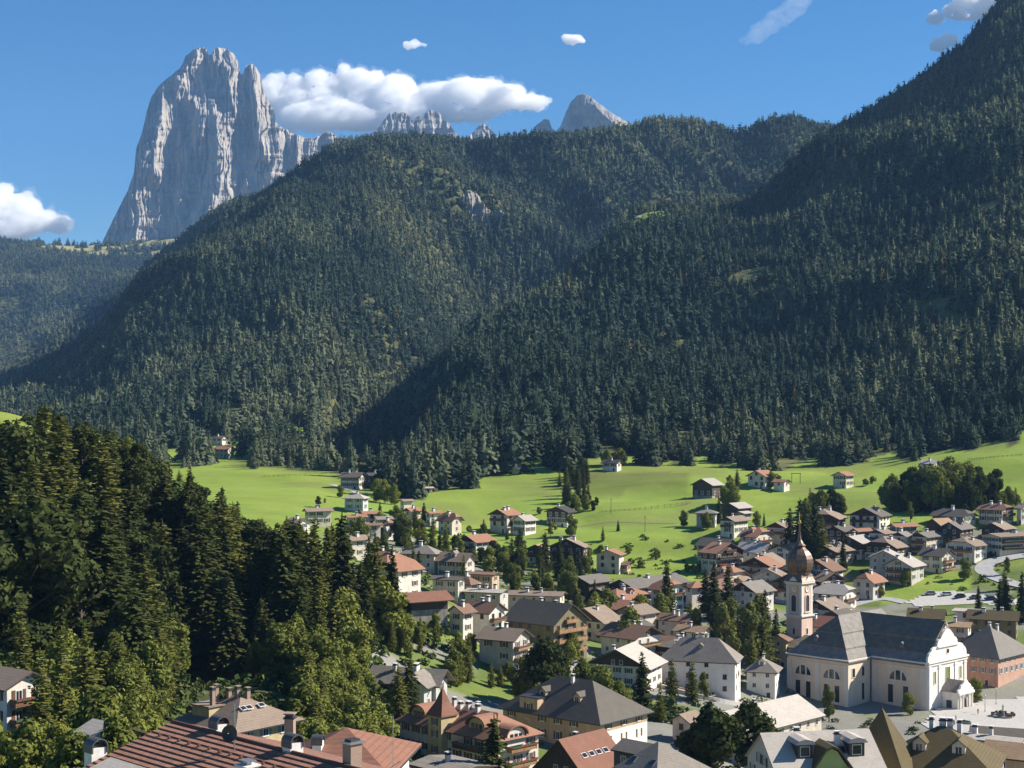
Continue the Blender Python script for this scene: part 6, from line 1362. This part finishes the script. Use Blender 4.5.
# ------------------------------------------------------------------ scrub, hedges between the houses: one mass
def scrub(name, n, cond, u0, u1, d0, d1, hlo, hhi, seed, label, cols, per=70):
    r = np.random.default_rng(seed); C = []; A = []; B = []; T = []; c = 0
    for _ in range(n*6):
        if c >= n: break
        y = r.uniform(d0,d1); u = r.uniform(u0,u1); x = (u-512)*y/F
        if not cond(u,y) or blocked(x,y,.9): continue
        c += 1; h = r.uniform(hlo,hhi); z = gz(x,y); d = r.normal(0,1,(per,3)); d /= np.linalg.norm(d,axis=1)[:,None]; d[:,2] = np.abs(d[:,2])
        w_ = h*r.uniform(.7,1.6); q = r.uniform(.6,1.05,(per,1)); p = np.array([x,y,z-.1])+d*q*np.array([w_,h*.7,h])
        nn = d+r.normal(0,.6,(per,3)); hh2 = r.normal(0,1,(per,3)); a = np.cross(nn,hh2); a /= np.linalg.norm(a,axis=1)[:,None]; b = np.cross(nn,a); b /= np.linalg.norm(b,axis=1)[:,None]
        s = (h*.16*r.uniform(.6,1.4,per))[:,None]; C.append(p); A.append(a*s); B.append(b*s)
        t = np.array(cols[r.integers(len(cols))])*r.uniform(.75,1.25); T.append(np.repeat(t[None], per*4, 0)*r.uniform(.75,1.3,(per,1)).repeat(4,0))
    C, A, B = map(np.concatenate, (C,A,B)); T = np.concatenate(T); T = np.concatenate([T,np.ones((len(T),1))],1); n_ = len(C)
    V = np.empty((n_,4,3)); V[:,0] = C-A-B; V[:,1] = C+A-B*.8; V[:,2] = C+A*.9+B; V[:,3] = C-A*.8+B
    o = mesh_np(name, V.reshape(-1,3), np.arange(4*n_).reshape(n_,4), L_forest, attr={'tint':T}); print('SCRUB', name, c); return tag(o, label, 'undergrowth', kind='stuff')
gcol = [(.07,.10,.03),(.09,.12,.035),(.05,.075,.025),(.10,.115,.04)]
scrub('undergrowth', 700, lambda u, y: not (y > 404 and u < 140), -60, 450, 225, 425, 1.0, 2.8, 31, 'shrubs and brambles under the trees of the left hill', gcol)
scrub('hedges_and_shrubs', 620, lambda u, y: y < 690-max(0,(600-u))*.1 and not (925 < u and y < 500) and not (870 < u < 960 and 545 < y < 582), 330, 1060, 395, 680, .6, 1.9, 32, 'clipped hedges and garden shrubs between the houses', gcol, 46)
scrub('riverside_bushes', 190, lambda u, y: True, 560, 770, 372, 416, 1.0, 3.0, 33, 'bushes along the stream below the parapet road', gcol)
scrub('lower_town_shrubs', 90, lambda u, y: True, 330, 1000, 240, 335, .6, 1.6, 34, 'shrubs in the yards of the lower town', gcol)
# ------------------------------------------------------------------ rock towers
def rock_mat():
    m, t, b = nodes('dolomite_rock'); co = t.nodes.new('ShaderNodeNewGeometry').outputs['Position']
    n1 = noise(t, scaled(t, co, (.012,.012,.004)), 1, 8, .65); n2 = noise(t, scaled(t, co, (.003,.003,.02)), 1, 6, .6); n3 = noise(t, co, .06, 6, .7)
    c = mixc(t, ramp(t, n1, .35, .65), (.24,.218,.192), (.45,.405,.35)); c = mixc(t, ramp(t, n2, .45, .7, 0, .55), c, (.50,.43,.36)); c = mixc(t, ramp(t, n3, .5, .8, 0, .5), c, (.16,.15,.145))
    t.links.new(c, b.inputs['Base Color']); b.inputs['Roughness'].default_value = .95; b.inputs['Specular IOR Level'].default_value = .1
    bump(t, mathn(t, 'ADD', n3, n1), .8, 14, b); return m
rockm = rock_mat()
def massif(name, outline, vbase, D0, ribs, lean, namp, seed, du=.4, rows=220, thick=700, crest_jag=1.4, fine=1.0, tilt=0.):
    us = np.arange(outline[0][0], outline[-1][0]+du, du)
    vc = np.interp(us, [p[0] for p in outline], [p[1] for p in outline])
    vc = vc+crest_jag*(fbm(us/3.5, us*0, seed, 4)-.5)*np.clip((vbase-vc)/40,0,1)*2
    t = np.linspace(0, 1, rows)
    U, T = np.meshgrid(us, t, indexing='ij'); VC = vc[:,None]*np.ones_like(T); V = vbase+(VC-vbase)*T
    hgt = (vbase-V)*D0/F
    dep = D0+lean*(hgt/np.maximum(1,(vbase-vc.min())*D0/F))**1.15
    wu = U+3.5*(fbm(U/14, V/22, seed+3, 3)-.5)*2
    n = ridged(wu/17, V/95, seed, 5)-.55
    n2 = ridged(wu/5.0, V/30, seed+9, 4)-.55; cr_ = np.clip(np.abs(vn(wu/8.5+1.5*vn(U/6,V/14,seed+41), V/120, seed+40)-.5)/.11,0,1)-1; cr2 = np.clip(np.abs(vn(wu/3.2, V/36, seed+50)-.5)/.16,0,1)-1
    ledge = fbm(U/40, V/5.5, seed+5, 3)-.5
    d = -namp*(n*1.0+n2*.5*fine+ledge*.55+cr_*.40*fine+cr2*.18*fine)
    for (pts, wd, A) in ribs:
        pu = np.interp(V, [p[1] for p in pts], [p[0] for p in pts]); inr = (V >= pts[0][1]-14) & (V <= pts[-1][1]+14)
        fad = np.clip((V-pts[0][1]+14)/30,0,1)*np.clip((pts[-1][1]+14-V)/14,0,1)
        q = (wu-pu)/wd; prof = np.where(q < 0, np.clip(1+q*.85,0,1), np.clip(1-q*.8,0,1))
        d = d-A*prof*fad*inr
    dep = dep+tilt*np.clip(U-142,0,400)*D0/F
    dep = dep+d*(np.clip((vbase-VC)/25,0.15,1))
    zz = CZ+(HV-V)/F*D0; xx = (U-512)/F*D0
    front = np.stack([xx*dep/D0*1.0, dep, CZ+(zz-CZ)*dep/D0], -1)
    nu, nr = U.shape; back_t = np.linspace(1, 0, 14)[1:]
    crest = front[:,-1]
    B = np.stack([np.stack([crest[:,0]+20*(fbm(us/9,us*0+k,seed+30,3)-.5), crest[:,1]+thick*(1-tt)**.8, (CZ+(HV-vbase)/F*D0)+(crest[:,2]-(CZ+(HV-vbase)/F*D0))*tt], -1) for k, tt in enumerate(back_t)], 1)
    G = np.concatenate([front, B], 1); ns = G.shape[1]; idx = np.arange(nu*ns).reshape(nu,ns)
    Q = np.stack([idx[:-1,:-1], idx[1:,:-1], idx[1:,1:], idx[:-1,1:]], -1).reshape(-1,4)
    o = mesh_np(name, G.reshape(-1,3), Q, rockm); return tag(o, kind='structure')
LK = [(96,262),(104,238),(112,222),(121,203),(128,190),(134,172),(136,150),(142,132),(147,110),(152,96),(158,86),(168,78),(180,68),(186,56),(193,50),(199,47.5),(206,48.5),(209,56),(211,55),(214,49),(220,47),(228,50),(234,54),(238,62),(240.5,74),(243,74),(246,66),(251,63.5),(256,66),(261,76),(263,90),(268,101),(274,111),(277,124),(283,128),(293,133),(303,137),(313,138.5),(321,134.5),(327,131.5),(333,133),(340,138.5),(352,143),(360,150),(380,170)]
HAZE = 3.4e-5
ribs = [([(158,98),(160,120),(155,150),(152,176)],13,120), ([(199,48),(190,62),(182,80),(188,98),(197,112),(200,135)],11,95), ([(219,47),(226,70),(231,90),(236,112)],15,120),
        ([(214,98),(217,125),(220,150),(223,180),(214,205),(200,228)],17,150), ([(252,64),(256,90),(258,120),(263,155)],11,125), ([(277,124),(276,150),(272,175)],10,80), ([(296,134),(292,160)],9,55),([(186,150),(184,180),(178,215)],9,70),([(146,135),(141,165),(134,200)],8,45)]
massif('mountain_tower', LK, 262, 7300, [(a,b,c*1.05) for a,b,c in ribs], 720, 85, 3, tilt=.16)
massif('mountain_pinnacles', [(352,150),(372,133),(380,127),(384,119),(390,114),(397,113),(404,113),(410,117),(414,123),(416,116),(419,115),(423,121),(425,113),(431,110.5),(438,112),(444,119),(450,124),(456,134),(464,138),(472,134),(478,127),(483,124),(489,126),(495,134),(505,142)], 150, 8000, [], 120, 50, 8, rows=70, thick=400, crest_jag=3)
massif('mountain_spire', [(520,142),(532,134),(536,125),(541,122),(545,118),(549,120),(552,128),(556,131),(560,127),(566,112),(571,102),(576,96),(581,94),(587,94.5),(593,99),(602,105),(612,113),(622,119),(634,126),(650,142)], 150, 8200, [([(588,94),(598,108),(614,125),(626,140)],26,190),([(568,110),(560,140)],10,60)], 160, 34, 15, rows=80, thick=450, crest_jag=1.0)
# a small crag in the woods of the middle ridge
cr = massif('rock_crag', [(456,206),(462,196),(469,190),(475,192),(481,200),(487,209),(494,213),(500,209),(505,222)], 232, pix(480,222)[1]-12, [], 22, 14, 23, rows=50, thick=60, crest_jag=3)
# ------------------------------------------------------------------ clouds
cm = bpy.data.materials.new('cloud_vapour'); cm.use_nodes = True; ct = cm.node_tree; ct.nodes.clear()
co_ = ct.nodes.new('ShaderNodeOutputMaterial'); pv = ct.nodes.new('ShaderNodeVolumeScatter'); pv.inputs['Color'].default_value = (.998,.998,.998,1); pv.inputs['Density'].default_value = .015; pv.inputs['Anisotropy'].default_value = .35
ct.links.new(pv.outputs[0], co_.inputs['Volume'])
def ico(sub=3):
    import bmesh
    bm = bmesh.new(); bmesh.ops.create_icosphere(bm, subdivisions=sub, radius=1); V = np.array([v.co[:] for v in bm.verts]); Fc = np.array([[v.index for v in f.verts] for f in bm.faces]); bm.free(); return V, Fc
IV, IF = ico(3)
def n3(p, s, seed): return (vn(p[:,0]/s, p[:,1]/s, seed)+vn(p[:,1]/s+9, p[:,2]/s, seed+1)+vn(p[:,2]/s+5, p[:,0]/s, seed+2))/3
def cloud(name, blobs, D, label, seed, depth=1.0, voxel=9, dens=.015, rough=1., lean=.85):
    r = np.random.default_rng(seed); Vs = []; Fs = []; b = 0; k = D/F
    for (u, v, ru, rv) in blobs:
        rv *= 1.22; v -= 1.5
        subs = [(u,v,ru,rv)]+[(u+ru*.85*math.cos(a)*q, v+rv*.85*math.sin(a)*q, ru*s, rv*s) for a, q, s in zip(r.uniform(0,6.28,7), r.uniform(.6,1.05,7), r.uniform(.25,.5,7))]
        for (uu,vv,a,c) in subs:
            ry = (a+c)*.5*k*depth
            P = IV*np.array([a*k, ry, c*k])+np.array([(uu-512)*k, D+r.uniform(-.6,.6)*ry, CZ+(HV-vv)*k])
            Vs.append(P); Fs.append(IF+b); b += len(P)
    V = np.concatenate(Vs); vm = np.mean([q[1] for q in blobs]); V[:,1] += lean*(V[:,2]-(CZ+(HV-vm)*k)); cen = V.mean(0)
    o = mesh_np(name, V-cen, np.concatenate(Fs), cm); o.location = cen
    md = o.modifiers.new('merge','REMESH'); md.mode = 'VOXEL'; md.voxel_size = voxel
    for (sc, st, ty) in ((260*rough, 90*rough, 3), (75*rough, 55*rough, 3), (26*rough, 22*rough, 3)):
        tx = bpy.data.textures.new(name+'_puff', 'CLOUDS'); tx.noise_scale = sc; tx.noise_depth = ty
        dm = o.modifiers.new('puff','DISPLACE'); dm.texture = tx; dm.strength = st; dm.texture_coords = 'LOCAL'; dm.mid_level = .5
    if voxel == 9:
        f = o.copy(); f.data = o.data.copy(); f.name = 'vapour_fringe'; link(f, o); f.location = (0,0,0)
        tx = bpy.data.textures.new(name+'_wisp', 'CLOUDS'); tx.noise_scale = 70; tx.noise_depth = 4
        dm = f.modifiers.new('wisp','DISPLACE'); dm.texture = tx; dm.strength = 170; dm.texture_coords = 'LOCAL'; dm.mid_level = .46
        fm_ = cm.copy(); fm_.node_tree.nodes['Volume Scatter'].inputs['Density'].default_value = .0022; f.data.materials[0] = fm_
    m2 = cm if dens == .015 else cm.copy()
    if m2 is not cm: m2.node_tree.nodes['Volume Scatter'].inputs['Density'].default_value = dens; o.data.materials[0] = m2
    return tag(o, label, 'cloud')
cloud('cumulus_cloud', [(272,90,14,16),(290,98,22,19),(318,92,22,20),(345,76,17,13),(365,86,24,17),(395,94,26,17),(330,118,40,15),(300,122,20,12),(370,118,36,15),(410,112,32,15),(440,96,26,14),(470,95,26,16),(488,86,15,11),(505,100,24,13),(530,103,20,9),(450,114,24,10),(480,118,20,7)], 13500, 'large white cumulus cloud behind the tall rock tower', 1)
cloud('cumulus_cloud', [(-15,212,26,22),(8,212,20,18),(25,217,19,15),(42,222,16,12),(60,226,11,7),(10,232,34,9)], 13500, 'white cumulus cloud at the left edge above the far ridge', 2)
cloud('cumulus_cloud', [(960,10,13,7),(975,15,11,6),(985,5,20,11),(1008,-2,26,14),(968,2,16,8)], 13500, 'bright cloud cut by the right ridge and the picture top', 3, voxel=10, dens=.03, lean=.3)
cloud('cloud_wisp', [(936,19,7,6),(941,17,5,5)], 13500, 'small ragged cloud puff above the right ridge', 4, voxel=10, dens=.05, rough=.5)
cloud('cloud_wisp', [(940,46,9,6),(950,41,8,6)], 13500, 'low sliver of cloud touching the right ridge', 5, voxel=10, dens=.05, rough=.5)
cloud('cloud_wisp', [(567,39,6,3.2),(576,41,8,4.5),(582,42,4,3)], 13500, 'small flat cloud puff above the pale pointed peak', 6, voxel=10, dens=.03, rough=.5)
cloud('cloud_wisp', [(408,46,5,3),(416,45,8,3.4),(424,46,4,2)], 13500, 'faint cloud puff above the large cumulus', 7, voxel=10, dens=.02, rough=.6)
cloud('cirrus_streak', [(742+5.1*k, 47-4.2*k, 7+.35*k, 5+.25*k) for k in range(14)]+[(752+6*k, 44-4.6*k, 10, 6) for k in range(9)], 13500, 'slanting thin veil of cirrus near the top of the sky', 8, depth=.4, voxel=11, dens=.0022, rough=.45)
# ------------------------------------------------------------------ haze
hm = bpy.data.materials.new('haze_air'); hm.use_nodes = True; ht = hm.node_tree; ht.nodes.clear()
ho = ht.nodes.new('ShaderNodeOutputMaterial'); hp = ht.nodes.new('ShaderNodeVolumePrincipled'); hp.inputs['Color'].default_value = (.30,.56,1.0,1); hp.inputs['Density'].default_value = HAZE; hp.inputs['Anisotropy'].default_value = .0
ht.links.new(hp.outputs[0], ho.inputs['Volume'])
hz = MB(); hz.box(-6500, 6500, -40, 10600, -60, 2150); tag(hz.build('haze', hm), 'thin blue air between the town and the mountains', None, kind='stuff')
# ------------------------------------------------------------------ labels of the trees
def nearest_short(t):
    best = None
    for (_, bx, by, hx, hy, a, short, bu, bD) in BUILD:
        if not short.startswith('the '): continue
        x, y = t['o'].location.x, t['o'].location.y
        d = math.hypot(x-bx, (y-by)*.8)-min(hx,hy)
        if best is None or d < best[0]: best = (d, short)
    return best[1]
WORD = dict(spruce='dark pointed spruce', larch='feathery light green larch', broad='round leafy tree', dark='dark dense tree', poplar='slim light green tree', bush='low round bush')
ORD = ['first','second','third','fourth','fifth','sixth','seventh','eighth','ninth','tenth','eleventh','twelfth']
from collections import defaultdict
gr_ = defaultdict(list)
for t in ALLTREES:
    if t['zone'] in ('hillside','belt','small grove','large grove','meadow thicket'):
        zn = {'hillside':'in the wood on the left hill','belt':'in the leafy belt at the foot of the left hill','small grove':'in the small grove on the green slope','large grove':'in the large dark grove on the slope','meadow thicket':'in the thicket beside the chalet on the bank'}[t['zone']]
        key = WORD[t['kind']]+' '+zn
        t['o']['label'] = key; t['o']['group'] = dict(spruce='spruces ',larch='larches ',broad='leafy trees ',dark='dark trees ',poplar='slim trees ',bush='bushes ')[t['kind']]+zn
    else: gr_[(WORD[t['kind']], nearest_short(t))].append(t)
for (wd, sh), L in gr_.items():
    L.sort(key=lambda t: t['u'])
    for i, t in enumerate(L):
        t['o']['label'] = f'{wd} near {sh}' if len(L) == 1 else f'{ORD[min(i,11)]} {wd} from the left near {sh}'
        t['o']['group'] = 'trees among the houses and gardens'
print('TREES', len(ALLTREES), 'OBJECTS', len(bpy.data.objects))

SHN = []
gf = defaultdict(list); WN = dict(white='white', cream='cream', grey='pale grey'); RN = dict(umber='weathered brown', brown='dark brown', terra='terracotta', grey='grey', light='light grey', slate='dark slate', red='red-brown')
for r_, u_, kd, wl_, rk, d_ in FILL:
    t = dict(o=r_); gf[(f'{WN[wl_]} {kd} with {RN[rk]} roof', nearest_short(t))].append((u_, r_))
for (wd, sh), L in gf.items():
    L.sort(key=lambda q: q[0])
    for i, (u_, r_) in enumerate(L): r_['label'] = f'small {wd} near {sh}' if len(L) == 1 else f'{ORD[i]} small {wd} from the left near {sh}'
    for u_, r_ in L:
        if len(r_['label'].split()) > 16: r_['label'] = r_['label'].replace(' small','').replace('weathered ','').replace('dark ','')

from collections import Counter
print('KINDS', Counter(t['kind'] for t in ALLTREES), 'BROAD+DARK')
